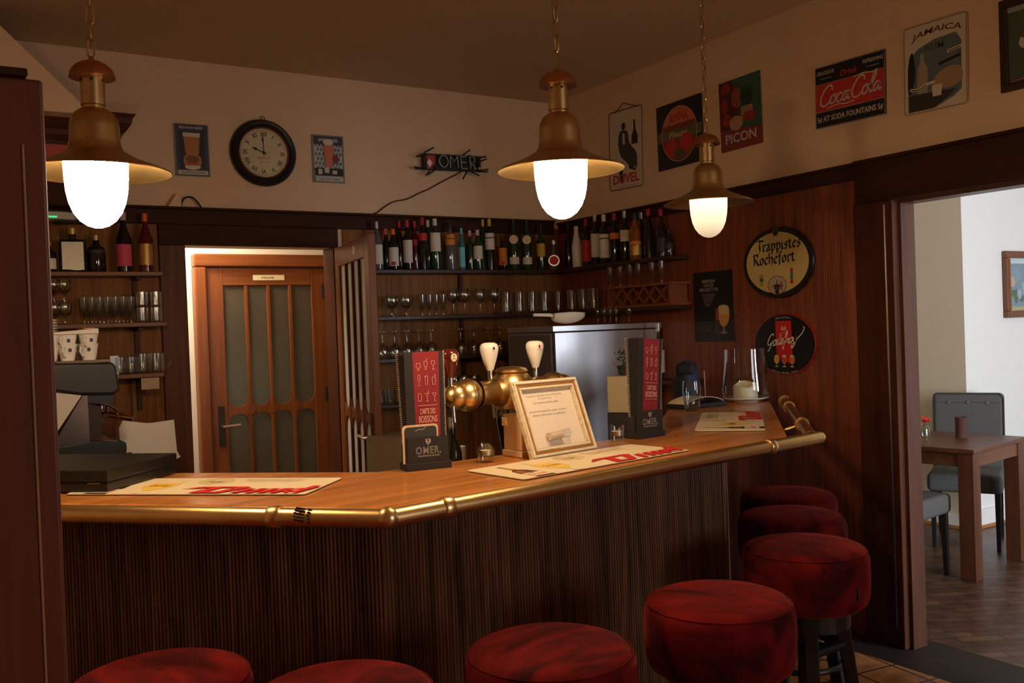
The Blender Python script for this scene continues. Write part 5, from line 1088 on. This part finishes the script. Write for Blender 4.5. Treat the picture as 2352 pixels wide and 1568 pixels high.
# picon poster with a plain stand-in picture
t,W_,H_,A=sign('picon_poster','dark red and green tin poster with pale word along its foot','poster',[(1650,194),(1744,163),(1755,325),(1661,353)],'r',DGRN)
t.name='aperitif_poster'; RD2=C('deep_red_ink',(.26,.03,.02))
A.poly([(-W_/2,-H_/2),(W_/2,-H_/2),(W_/2,-H_*.24),(-W_/2,-H_*.2)],T_DRED); A.poly([(-W_/2,-H_*.2),(-.02,-H_*.2),(.0,.1),(-.06,H_/2),(-W_/2,H_/2)],C('maroon_ink',(.10,.015,.02))); A.oval(-.10,.15,.035,.03,RD2); A.oval(-.115,.06,.028,.04,RD2); A.oval(-.10,-.02,.032,.035,RD2); A.oval(-.02,.085,.038,.055,C('rust_ink',(.28,.07,.04))); A.oval(.05,.08,.045,.05,C('deep_green_ink',(.015,.04,.025))); A.poly([(.01,.03),(.09,.03),(.10,-.02),(.01,-.04)],C('ochre_ink',(.30,.20,.09))); A.oval(.07,-.03,.05,.028,RD2); A.oval(-.03,-.05,.05,.04,SKIN)
A.text('PICON',.0,-.128,.225,.052,PALE,.02); A.done()
# cola sign
t,W_,H_,A=sign('soda_sign','black and red tin soda sign with flowing white script high on the side wall','sign',[(1872,160),(2033,112),(2037,262),(1878,297)],'r',T_BLACK,rim=T_GREY)
A.rect(-W_*.49,-H_*.235,W_*.49,H_*.21,T_RED); A.stroke([(-W_*.49,H_*.215),(W_*.49,H_*.215)],.002,PALE); A.stroke([(-W_*.49,-H_*.24),(W_*.49,-H_*.24)],.002,PALE)
A.glyphs(spell('Coca',SCRIPT,-.175,-.042,.175,.042,.28,.03),PALE,wd=.0085); A.glyphs(spell('Cola',SCRIPT,.01,-.034,.165,.042,.28,.03),PALE,wd=.0085); A.stroke([(-.015,.0),(.01,.004)],.007,PALE); A.stroke([(-.13,-.06),(-.06,-.05),(-.02,-.056),(.03,-.05)],.005,PALE,smooth=4); A.stroke([(.03,.06),(.09,.068),(.13,.06),(.16,.07)],.005,PALE,smooth=4)
A.text('DELICIOUS',-.135,.118,.10,.018,PALE,.02); A.text('REFRESHING',.135,.118,.11,.018,PALE,.02); A.text('Drink',0,.094,.10,.03,RDI,.02,shear=.3); A.stroke([(-.17,.09),(-.10,.09)],.0025,PALE); A.stroke([(.10,.09),(.17,.09)],.0025,PALE)
A.text('5¢ AT SODA FOUNTAINS 5¢',0,-.111,.375,.034,PALE,.03); A.done()
# rum sign
t,W_,H_,A=sign('rum_sign','cream tin sign with brown arched word above a dusky bottle picture','sign',[(2073,70),(2219,26),(2228,235),(2085,267)],'r',T_CREAM,rim=C('tan_rim_ink',(.35,.25,.17)),r=.012)
A.poly([(-.125,-.185),(.0,-.185),(.09,-.15),(.125,-.125),(.125,.08),(.10,.12),(.0,.115),(-.08,.09),(-.125,.055)],SKY); A.text('JAMAICA',.005,.135,.24,.034,C('brown_ink',(.10,.035,.015)),.02,arc=.018,shear=.2); A.text('RUM',0,.083,.09,.03,C('brown_ink2',(.07,.07,.05)),.02)
A.poly([(-.085,-.11),(-.035,-.11),(-.035,.0),(-.052,.03),(-.052,.065),(-.07,.065),(-.07,.03),(-.085,.0)],C('pale_bottle_ink',(.34,.29,.20))); A.poly(cat_rom([(-.13,.02),(-.11,.08),(-.095,.0),(-.11,-.09),(-.13,-.1)],4,True),BLK); A.poly(cat_rom([(.0,-.05),(.06,-.02),(.12,-.03),(.125,-.09),(.06,-.11),(.0,-.09)],4,True),C('sand_ink',(.36,.24,.14))); A.stroke([(.02,.0),(.12,.02)],.012,BLK)
A.poly([(-.13,-.185),(-.01,-.185),(.06,-.15),(.10,-.12),(-.13,-.11)],C('dark_earth_ink',(.04,.03,.025))); A.poly([(-.01,-.135),(.03,-.135),(.035,-.085),(-.015,-.085)],CRM); A.stroke([(-.12,-.085),(-.08,-.09),(-.04,-.075),(.0,-.072)],.013,CRM,smooth=4); A.stroke([(-.115,-.087),(-.08,-.092),(-.04,-.077)],.004,BLK,smooth=4); A.stroke([(.06,.045),(.09,.05),(.13,.055)],.013,CRM,smooth=3); A.stroke([(.065,.045),(.12,.053)],.004,BLK); A.done()
# dark frame cut by the picture edge
P0=onx(2298,6,XR-.004); P1=onx(2305,215,XR-.004)
W_=.34; H_=(P0.z-P1.z); t=thing('framed_picture','dark framed green picture at the far right end of the upper side wall','picture',mtx=basis((XR-.004,P0.y-W_/2,(P0.z+P1.z)/2),(0,-1,0),(0,0,1),(-1,0,0)))
m=M(); frame_ring(m,-W_/2,-H_/2,W_/2,H_/2,0,.032,0,.02); m.build('frame',mat('dark_frame',(.035,.014,.010),.4),t,bevel=.004); M().box(-W_/2+.03,W_/2-.03,-H_/2+.03,H_/2-.03,0,.008).build('picture_sheet',C('dim_green_ground',(.06,.09,.05)),t)
A=Art(t,.008); A.rect(-W_/2+.032,.13,W_/2-.032,.15,C('pale_green_ink',(.3,.34,.28))); A.oval(-.06,.0,.035,.03,PALE); A.oval(-.055,.03,.03,.02,T_DRED); A.stroke([(-.13,-.15),(.1,-.13)],.004,PINK); A.done()
# oval brewery sign
def oval_sign(name,label,px,rx,ry,face,rimm,rimw,th=.02):
    p=onx(px[0],px[1],XR-.0125); t=thing(name,label,'sign',mtx=basis((XR-.0125,p.y,p.z),(0,-1,0),(0,0,1),(-1,0,0)))
    M().lathe([(0,0),(.96,0),(1,th*.5),(.98,th),(0,th)],64,sx=rx,sy=ry).build('rim',rimm,t,smooth=True)
    M().lathe([(0,th+.0003),(1,th+.0003),(1,th+.001),(0,th+.002)],64,sx=rx-rimw,sy=ry-rimw).build('sign_face',face,t)
    return t,Art(t,th+.002)
t,A=oval_sign('oval_sign','oval cream brewery sign with black gothic lettering and dark rim',(1790,603),.238,.187,mat('sign_cream_yellow',(.62,.50,.20),.4,vary=.1,vs_=4),mat('sign_dark_rim',(.018,.016,.014),.35),.028)
nb=(.0042,.0042)
A.glyphs(spell('Trappistes',NIBS,-.135,.062,.30,.036,0,.03),BLK,nib=nb); A.glyphs(spell('Rochefort',NIBS,-.165,-.008,.29,.036,0,.03),BLK,nib=nb)
A.poly(ell(0,.158,.022,.022,6),C('crest_dark',(.03,.03,.02)),'crest'); A.stroke(ell(0,.158,.022,.022,6),.002,GOLD,'crest',True)
A.oval(.0,-.118,.062,.048,C('badge_pink',(.52,.40,.32)),'badge'); A.stroke(ell(0,-.118,.062,.048,40),.003,BRN,'badge',True); A.rect(-.035,-.125,.04,-.12,BRN,'badge'); A.rect(-.002,-.15,.004,-.09,BRN,'badge'); A.rect(-.02,-.14,.018,-.112,BRN,'badge'); A.rect(.025,-.145,.032,-.10,BRN,'badge'); A.oval(0,-.152,.014,.012,BLK,'badge')
for k,cc_ in enumerate(('y','g','y')): A.oval(-.105,-.065-.02*k,.013,.011,C('olive_crest',(.35,.30,.05)) if cc_=='y' else DGRN,'crest')
for k,cc_ in enumerate((RDI,C('teal_ink',(.08,.22,.18)),SKY,RDI)): A.oval(.100,-.045-.02*k,.011,.011,cc_,'crest')
A.done()
t,A=oval_sign('oval_sign','oval black sign with red ribbon, white script and three glasses',(1805,790),.205,.160,mat('sign_black',(.012,.012,.014),.35,vary=0),mat('sign_red_rim',(.45,.02,.02),.3,vary=0),.006,.012)
t['label']='black oval sign with red rim and red ribbon below the cream brewery sign'
A.poly([(-.055,.122),(.05,.122),(.055,-.085),(.03,-.10),(-.01,-.07),(-.05,-.08)],RED,'ribbon'); A.poly([(-.022,.075),(-.01,.10),(.0,.085),(.012,.10),(.022,.075),(.0,.07)],C('pinkish_ink',(.7,.35,.3)),'ribbon_crest'); A.stroke([(-.02,.06),(.02,.06)],.002,C('pinkish_ink',(.7,.35,.3)))
A.glyphs(spell('Godefroy',SCRIPT,-.115,-.012,.20,.030,.25,.12),WHITE,wd=.0055); A.text('Bières de Silence',0,.135,.10,.010,PALE,.01,arc=.006)
A.text('Blonde · Brune · Triple',0,-.138,.17,.013,PALE,.01,shear=.2,arc=-.012)
for x,cc_ in ((-.052,C('beer_yellow',(.75,.45,.05))),(.0,C('beer_red',(.6,.10,.04))),(.052,C('beer_orange',(.65,.20,.05)))):
    A.poly(cat_rom([(x-.012,-.062),(x+.012,-.062),(x+.018,-.085),(x+.006,-.102),(x-.006,-.102),(x-.018,-.085)],4,True),cc_,'printed_glass'); A.oval(x,-.062,.012,.007,CRM,'printed_glass'); A.rect(x-.0015,-.115,x+.0015,-.102,PALE,'printed_glass'); A.oval(x,-.116,.013,.003,PALE,'printed_glass')
A.done()
# black poster on the reeded side wall
P_=[onx(x,y,XR-.013) for x,y in ((1592,627),(1682,619),(1688,783),(1598,785))]; c_=sum(P_,Vector())/4; W_=.312; H_=.40
t=thing('black_poster','black poster with a beer glass on the dark side wall left of the round signs','poster',mtx=basis((XR-.0125,c_.y,c_.z),(0,-1,0),(0,0,1),(-1,0,0)))
M().box(-W_/2,W_/2,-H_/2,H_/2,0,.004).build('poster_sheet',T_BLACK,t); A=Art(t,.004)
DG=C('dim_cream_ink',(.30,.26,.22))
for k,(tx,l) in enumerate((('BIEREN',.10),('ONZE',.08),('SELECTIE',.15))): A.text(tx,-.03,.145-.024*k,l,.018,DG,.03)
A.poly([(-.09,.075),(.03,.075),(-.03,-.0),(-.06,-.0)],C('dusk_grey',(.07,.065,.06))); A.poly(cat_rom([(.045,.0),(.115,.0),(.125,-.06),(.10,-.11),(.06,-.11),(.04,-.06)],4,True),C('poster_beer',(.62,.32,.08)),'printed_glass'); A.rect(.047,-.045,.115,.0,C('poster_foam',(.60,.48,.32)),'printed_glass'); A.rect(.02,-.08,.042,-.015,C('poster_pink',(.35,.06,.08))); A.rect(.012,-.155,.05,-.085,C('poster_dark',(.05,.05,.06))); A.rect(.075,-.145,.087,-.11,DG,'printed_glass'); A.oval(.08,-.15,.028,.006,DG,'printed_glass')
for k in range(5): A.rect(-.115,-.09-.012*k,-.01-.01*(k%2),-.087-.012*k,C('dusk_grey2',(.14,.13,.12)),'printed_line')
A.done()
# ================================================================ LEFT CORNER ABOVE AND AROUND THE COFFEE MACHINE
Yc=4.98; xr_=ony(262,330,Yc).x; zt=ony(293,270,Yc).z
t=thing('upper_cabinet','dark wooden cabinet with moulded cornice high behind the left pendant lamp','cabinet',(0,0,0))
prof=[(0,-.17),(.008,-.14),(.03,-.115),(.035,-.09),(.055,-.075),(.075,-.045),(.08,-.02),(.095,0),(0,0)]
m=M(); V=[]
for o_,z in prof: V+=[(-1.4,Yc-o_,zt+z),(xr_+o_,Yc-o_,zt+z),(xr_+o_,YB-.30,zt+z)]
n=len(prof); Fc=[]
for i in range(n-1):
    for k in range(2): Fc.append((i*3+k,i*3+k+1,(i+1)*3+k+1,(i+1)*3+k))
m.add(V,Fc); m.box(-1.4,xr_,Yc,YB-.30,zt-.17,zt-.001); m.build('cornice',DARKWZ,t)
M().box(-1.4,xr_,Yc,Yc+.03,zt-.45,zt-.171).box(-1.4,xr_,Yc+.03,YB-.30,zt-.45,zt-.42).build('fascia',DARKW,t)
M().box(xr_-.02,xr_,Yc+.031,YB-.30,zt-.42,zt-.171).build('side_panel',DARKW,t)
pp=ony(128,347,Yc-.02); M().prism([(0,0),(.13,-.0),(.105,-.055),(.05,-.07),(0,-.065)],0,.01,basis((pp.x-.06,Yc-.001,pp.z+.035),(1,0,0),(0,0,1),(0,-1,0))).build('pink_panel',mat('pink_glass_panel',(.5,.10,.10),.2,vary=0),t)
# router and strut above the left bottles
p=ony(128,493,5.1)
t=thing('wifi_router','flat white oval router with a green light above the left bottles','router',(p.x,5.12,p.z-.025))
M().lathe([(0,0),(.09,0),(.105,.015),(.10,.034),(.05,.045),(0,.047)],36,sy=.7).build('case',mat('white_plastic',(.6,.58,.52),.4,vary=0),t,smooth=True)
M().box(-.07,.0,-.0745,-.072,.006,.011).build('status_light',emis('green_led',(.05,1,.3),1.2),t)
M().box(.0,.14,-.03,.08,-.01,-.0005).build('support_plate',BLACKM,t); M().box(.10,.12,.02,.04,-.01,.25).build('support_arm',BLACKM,t)
a=ony(112,470,5.08); b=ony(140,432,5.08); 
tag(M().tube([a,b,b+Vector((.01,0,.12))],.008,8).build('metal_strut',mat('grey_metal',(.35,.33,.30),.4,.6)),'slanting grey metal strut above the router beside the wooden post','strut')
# coffee machine, seen from its side, front to the right
Yq=4.05; X=lambda px_,py_=900: ony(px_,py_,Yq).x
Z=lambda px_,py_: ony(px_,py_,Yq).z
t=thing('coffee_machine','espresso machine with black hood and steel side behind the cash drawer','coffee machine',(0,0,.981))
z0=.981; D0,D1=4.05,4.62; B_=lambda a: a-z0
XZ=lambda poly: [(X(x,y),B_(Z(x,y))) for x,y in poly]
RYm=Matrix(((1,0,0,0),(0,0,1,0),(0,1,0,0),(0,0,0,1)))
M().prism(XZ([(20,838),(120,834),(258,832),(266,840),(276,896),(262,906),(180,907),(120,898),(20,890)]),D0,D1,RYm).build('hood',mat('anthracite_hood',(.02,.018,.017),.4),t,bevel=.012)
M().prism(XZ([(20,895),(120,901),(188,908),(118,1012),(20,1012)]),D0+.004,D0+.03,RYm).build('side_cover',mat('white_enamel',(.55,.50,.44),.35,vary=0),t)
M().prism(XZ([(190,908),(201,908),(207,1030),(122,1030),(128,1012)]),D0+.001,D1-.02,RYm).build('steel_side',mat('machine_steel',(.36,.33,.31),.2,1,vary=0),t)
M().prism(XZ([(202,908),(262,905),(264,925),(250,930),(206,925)]),D0+.03,D1-.03,RYm).build('group_housing',BLACK,t)
M().prism(XZ([(206,925),(238,928),(240,1020),(208,1024)]),D0+.06,D1-.05,RYm).build('back_panel',mat('dark_splash_panel',(.05,.03,.025),.25,.4,vary=0),t)
M().prism(XZ([(120,1030),(215,1012),(290,1016),(292,1030),(288,1048),(120,1048)]),D0+.0,D1-.02,RYm).build('drip_tray',BLACK,t,bevel=.004)
M().prism(XZ([(214,1014),(262,1012),(286,1018),(216,1022)]),D0+.03,D1-.06,RYm).build('tray_grid',CHROME,t)
fb=XZ([(40,1048),(280,1048)]); M().box(fb[0][0],fb[1][0],D0+.02,D1-.04,0,fb[0][1]).build('base',BLACK,t)
g0=XZ([(228,945)])[0]
for dy in (.12,.34):
    M().lathe([(0,0),(.034,0),(.036,.02),(.034,.05),(0,.05)],24,Matrix.Translation((g0[0]+.02,D0+dy,g0[1]-.01))).build('group_head',CHROME,t,smooth=True)
    M().tube([(g0[0]+.03,D0+dy,g0[1]-.02),(g0[0]+.14,D0+dy-.04,g0[1]-.045)],[.010,.013],10).build('portafilter',mat('portafilter_copper',(.55,.25,.12),.2,1,vary=0),t,smooth=True)
    M().tube([(g0[0]+.0,D0+dy,g0[1]-.012),(g0[0]+.03,D0+dy-.02,g0[1]-.055),(g0[0]-.02,D0+dy,g0[1]-.07)],.006,8).build('coffee_spout',CHROME,t,smooth=True)
s_=XZ([(232,928),(250,931),(270,940),(272,955),(263,1006)]); M().tube([(x,D0+.02,z) for x,z in s_],.0045,8).build('steam_wand',CHROME,t,smooth=True)
s_=XZ([(278,888),(296,868),(282,895),(270,910)]); M().tube([(x,D0+.2,z) for x,z in s_],.004,8).build('steam_lever',CHROME,t,smooth=True)
m=XZ([(130,834),(255,832)]); M().box(m[0][0],m[1][0],D0+.03,D1-.03,m[0][1]-.004,m[0][1]+.006).build('cup_tray',CHROME,t)
# cups on top
ctop=z0+m[0][1]+.0065
def cup(x,y,z,label,grp,inv=False,par=[None]):
    if par[0]: return dup(par[0],(x,y,z),R.uniform(-.3,.3),label,group=grp)
    t=thing('coffee_cup',label,'cup',(x,y,z),0,grp)
    M().lathe([(0,0),(.024,0),(.026,.004),(.031,.03),(.0375,.064),(.0385,.067),(.036,.067),(.033,.05),(.024,.008),(0,.006)],32,cap=False).build('cup_wall',PORC,t,smooth=True)
    M().tube([(-.012,-.030,.055),(-.022,-.049,.052),(-.024,-.052,.036),(-.018,-.042,.020),(-.009,-.026,.016)],.004,8).build('cup_handle',PORC,t,smooth=True)
    M().box(-.005,.007,-.0352,-.0335,.036,.050,Matrix.Rotation(math.radians(8),4,'Z')).build('cup_logo',NAVY,t); M().poly if False else None
    par[0]=t; return t
for zi in range(2):
    for i,x in enumerate((118,160,210)):
        for j in range(3):
            xx=X(x,800); lab='white coffee cup in the %s layer of cups on the coffee machine'%('lower','upper')[zi]
            cup(xx+(.0 if j==0 else .006*j),Yq+.075+j*.105,ctop+zi*.038,lab+(', front row' if j==0 else ', rear rows'),'%s cups %s on the coffee machine'%(('lower','upper')[zi],'front' if j==0 else 'rear'))
t=thing('folded_cloth','folded white cloth with pink edge lying on the cups','cloth',(X(185,775),Yq+.12,ctop+.1062))
M().add([(-.12,-.07,-.0),(.075,-.07,.0),(.08,.12,0),(-.12,.12,0),(-.12,-.07,.008),(.075,-.07,.022),(.08,.12,.016),(-.12,.12,.008)],[(0,3,2,1),(4,5,6,7),(0,1,5,4),(1,2,6,5),(2,3,7,6),(3,0,4,7)]).build('cloth_body',mat('white_cloth',(.80,.76,.70),.85,vary=0),t,bevel=.003)
M().box(.02,.06,-.075,.10,.0205,.0235).build('pink_edge',C('soft_pink',(.75,.40,.33)),t)
xx=X(132,770); 
for k in range(5):
    s_=M().lathe([(0,0),(.02,0),(.05,.006),(.055,.010),(.0545,.0115),(.02,.003),(0,.003)],28).build('stacked_saucer',PORC,loc=(xx-.02,Yq+.30,ctop+.1062+k*.0117+.009)); s_.data.polygons.foreach_set('use_smooth',[True]*len(s_.data.polygons))
    tag(s_,'white saucer in the small stack on top of the coffee cups','saucer','saucers stacked on the cups')
# napkins behind the cash drawer
p=ony(345,1045,4.7)
t=thing('napkin_holder','bunch of white napkins standing behind the cash drawer','napkins',(p.x,4.72,.981))
W2=.13; zt_=ony(345,972,4.7).z-.981
m=M()
for k in range(5):
    o_=k*.012; tw_=.012*k; m.add([(-W2+.02*k*.3,-.03+o_,0),(W2-.01+.006*k,-.05+o_,0),(W2-.022-tw_,-.06+o_,zt_+.012-tw_*.5),(-W2-.005+tw_*.5,-.02+o_,zt_-.008+tw_*.6),
      (-W2+.02*k*.3,-.026+o_,0),(W2-.01+.006*k,-.046+o_,0),(W2-.022-tw_,-.056+o_,zt_+.012-tw_*.5),(-W2-.005+tw_*.5,-.016+o_,zt_-.008+tw_*.6)],[(0,1,2,3),(7,6,5,4),(0,4,5,1),(1,5,6,2),(2,6,7,3),(3,7,4,0)])
m.build('napkin_sheets',mat('white_paper',(.90,.87,.83),.8,vary=0,bump=.4,bs=14),t)
M().box(-W2+.02,W2-.02,-.035,.05,0,.05).build('holder',BLACKM,t)
# ================================================================ DINING ROOM
ta=math.radians(8); 
t=thing('dining_table','square dark wooden dining table beyond the doorway','table',(5.0,3.085,0),ta)
TW,TD=.74,.78
m=M(); m.box(0,TW,0,TD,.735,.762); m.build('table_top',TABLEW,t,bevel=.004)
M().box(.03,TW-.03,.02,.05,.655,.7345).box(.03,TW-.03,TD-.05,TD-.02,.655,.7345).box(.02,.05,.03,TD-.03,.655,.7345).box(TW-.05,TW-.02,.03,TD-.03,.655,.7345).build('apron',TABLEW,t)
for x in (.012,TW-.102):
    for y in (.012,TD-.102): M().box(x,x+.09,y,y+.09,0,.7345).build('leg',wood('table_leg_wood',(.06,.019,.009),(.13,.045,.02),'z',.4,.1),t,bevel=.003)
FAB=mat('grey_upholstery',(.095,.093,.088),.85,bump=.2,bs=300,vary=.06)
def chair(loc,rz,label):
    t=thing('dining_chair',label,'chair',loc,rz,'grey upholstered dining chairs')
    w2=.225
    M().box(-w2,w2,-.22,.24,.37,.49).build('seat',FAB,t,bevel=.03)
    b=M(); S=Matrix(((1,0,0,0),(0,1,.13,.215-.13*.45),(0,0,1,0),(0,0,0,1)))
    b.box(-w2,w2,0,.07,.40,.985,S); b.build('backrest',FAB,t,bevel=.03)
    m=M()
    for z in (.92,):
        for x in (-.12,0,.12): m.lathe([(0,0),(.013,0),(.010,.006),(0,.008)],12,S@Matrix.Translation((x,.0,z))@Matrix.Rotation(PI/2,4,'X'))
    m.build('button',mat('grey_button',(.12,.12,.118),.8),t,smooth=True)
    M().box(-w2+.02,w2-.02,-.002,.001,.918,.922,S).build('seam',mat('dark_seam',(.05,.05,.05),.9),t)
    M().tube([tuple(S@Vector(q)) for q in ((-w2+.004,.002,.45),(-w2+.004,.002,.95),(-w2+.03,.002,.98),(w2-.03,.002,.98),(w2-.004,.002,.95),(w2-.004,.002,.45))],.004,6).build('piping',mat('dark_seam',(.05,.05,.05),.9),t)
    for x in (-.19,.19):
        M().add([(x-.017,-.20,.372),(x+.017,-.20,.372),(x+.017,-.165,.372),(x-.017,-.165,.372),(x-.012,-.21,0),(x+.012,-.21,0),(x+.012,-.185,0),(x-.012,-.185,0)],[(0,1,2,3),(7,6,5,4),(0,4,5,1),(1,5,6,2),(2,6,7,3),(3,7,4,0)]).build('leg',BLACKP,t)
        M().add([(x-.017,.18,.372),(x+.017,.18,.372),(x+.017,.215,.372),(x-.017,.215,.372),(x-.012,.24,0),(x+.012,.24,0),(x+.012,.265,0),(x-.012,.265,0)],[(0,1,2,3),(7,6,5,4),(0,4,5,1),(1,5,6,2),(2,6,7,3),(3,7,4,0)]).build('leg',BLACKP,t)
    return t
chair((5.84,3.66,0),math.radians(-62),'grey button-backed dining chair on the far side of the dining table')
chair((4.80,3.45,0),math.radians(98),'grey dining chair tucked under the near side of the table, only its seat in view')
p=onz(2209,1005,.762); t=thing('candle_pot','dark brown woven candle pot on the dining table','candle pot',(p.x,p.y,.7625))
M().lathe([(0,0),(.038,0),(.036,.01),(.036,.11),(.039,.122),(.0385,.13),(.034,.13),(.033,.11),(.032,.02),(0,.02)],24).build('pot_wall',mat('woven_brown',(.09,.03,.02),.6,vary=.5,vs_=120,bump=.6,bs=220),t,smooth=True)
p=onz(2124,1003,.762); t=thing('bud_vase','small clear glass jar with red flowers at the jamb end of the dining table','vase',(p.x,p.y,.7625))
M().lathe([(0,0),(.03,0),(.032,.005),(.032,.06),(.02,.075),(.022,.085),(.021,.085),(.0185,.075),(.030,.058),(.030,.006),(0,.005)],24,cap=False).build('jar_wall',GLASS,t,smooth=True)
m=M()
for k in range(26):
    a=R.uniform(0,2*PI); r_=R.uniform(0,.035); c_=Vector((r_*math.cos(a)+.01,r_*math.sin(a),.105+R.uniform(-.012,.015))); d_=Vector((R.uniform(-1,1),R.uniform(-1,1),R.uniform(-.3,.6))).normalized(); s_=d_.orthogonal().normalized()*.010; m.add([c_,c_+d_*.012+s_,c_+d_*.022,c_+d_*.012-s_],[(0,1,2,3)])
m.build('petals',mat('red_petals',(.75,.02,.02),.5,vary=0),t); M().tube([(0,0,.01),(.005,0,.06),(.01,0,.105)],.0022,6).build('flower_stem',DGRN,t)
# painting on the white wall
P0=ony(2300,577,3.868); P1=ony(2305,730,3.868); H_=P0.z-P1.z; W_=.62
t=thing('framed_painting','small painting in a carved brown frame on the white dining room wall','painting',mtx=basis((P0.x+W_/2,3.8675,(P0.z+P1.z)/2),(1,0,0),(0,0,1),(0,-1,0)))
m=M(); frame_ring(m,-W_/2,-H_/2,W_/2,H_/2,0,.05,0,.04); m.build('frame',mat('carved_brown',(.16,.055,.025),.4,vary=.4,vs_=50),t,bevel=.006)
m=M(); 
for k in range(18):
    for s_ in (-1,1): m.lathe([(0,0),(.011,0),(.008,.008),(0,.010)],8,Matrix.Translation((s_*(W_/2-.024),-H_/2+.03+k*(H_-.06)/17,.04)))
m.build('carving',mat('carved_brown_light',(.30,.12,.05),.4),t)
M().box(-W_/2+.045,W_/2-.045,-H_/2+.045,H_/2-.045,0,.01).build('canvas',mat('canvas_blue_grey',(.22,.30,.36),.7,vary=.35,vs_=7),t)
A=Art(t,.010); A.rect(-W_/2+.05,H_/2-.09,W_/2-.05,H_/2-.05,C('sky_ink',(.55,.62,.66))); A.rect(-W_/2+.05,-H_/2+.05,W_/2-.05,-H_/2+.08,C('dull_gold',(.45,.38,.22)))
for k in range(14): A.oval(R.uniform(-.22,.2),R.uniform(-.12,.08),R.uniform(.02,.05),R.uniform(.02,.06),(C('mist_blue',(.30,.42,.48)),C('moss_ink',(.10,.16,.10)),C('flesh_ink',(.5,.36,.28)))[k%3],'painted_patch')
A.done(); M().tube([(.0,H_/2,.01),(0,H_/2+.02,.01)],.004,6).build('hanger',BLACK,t)
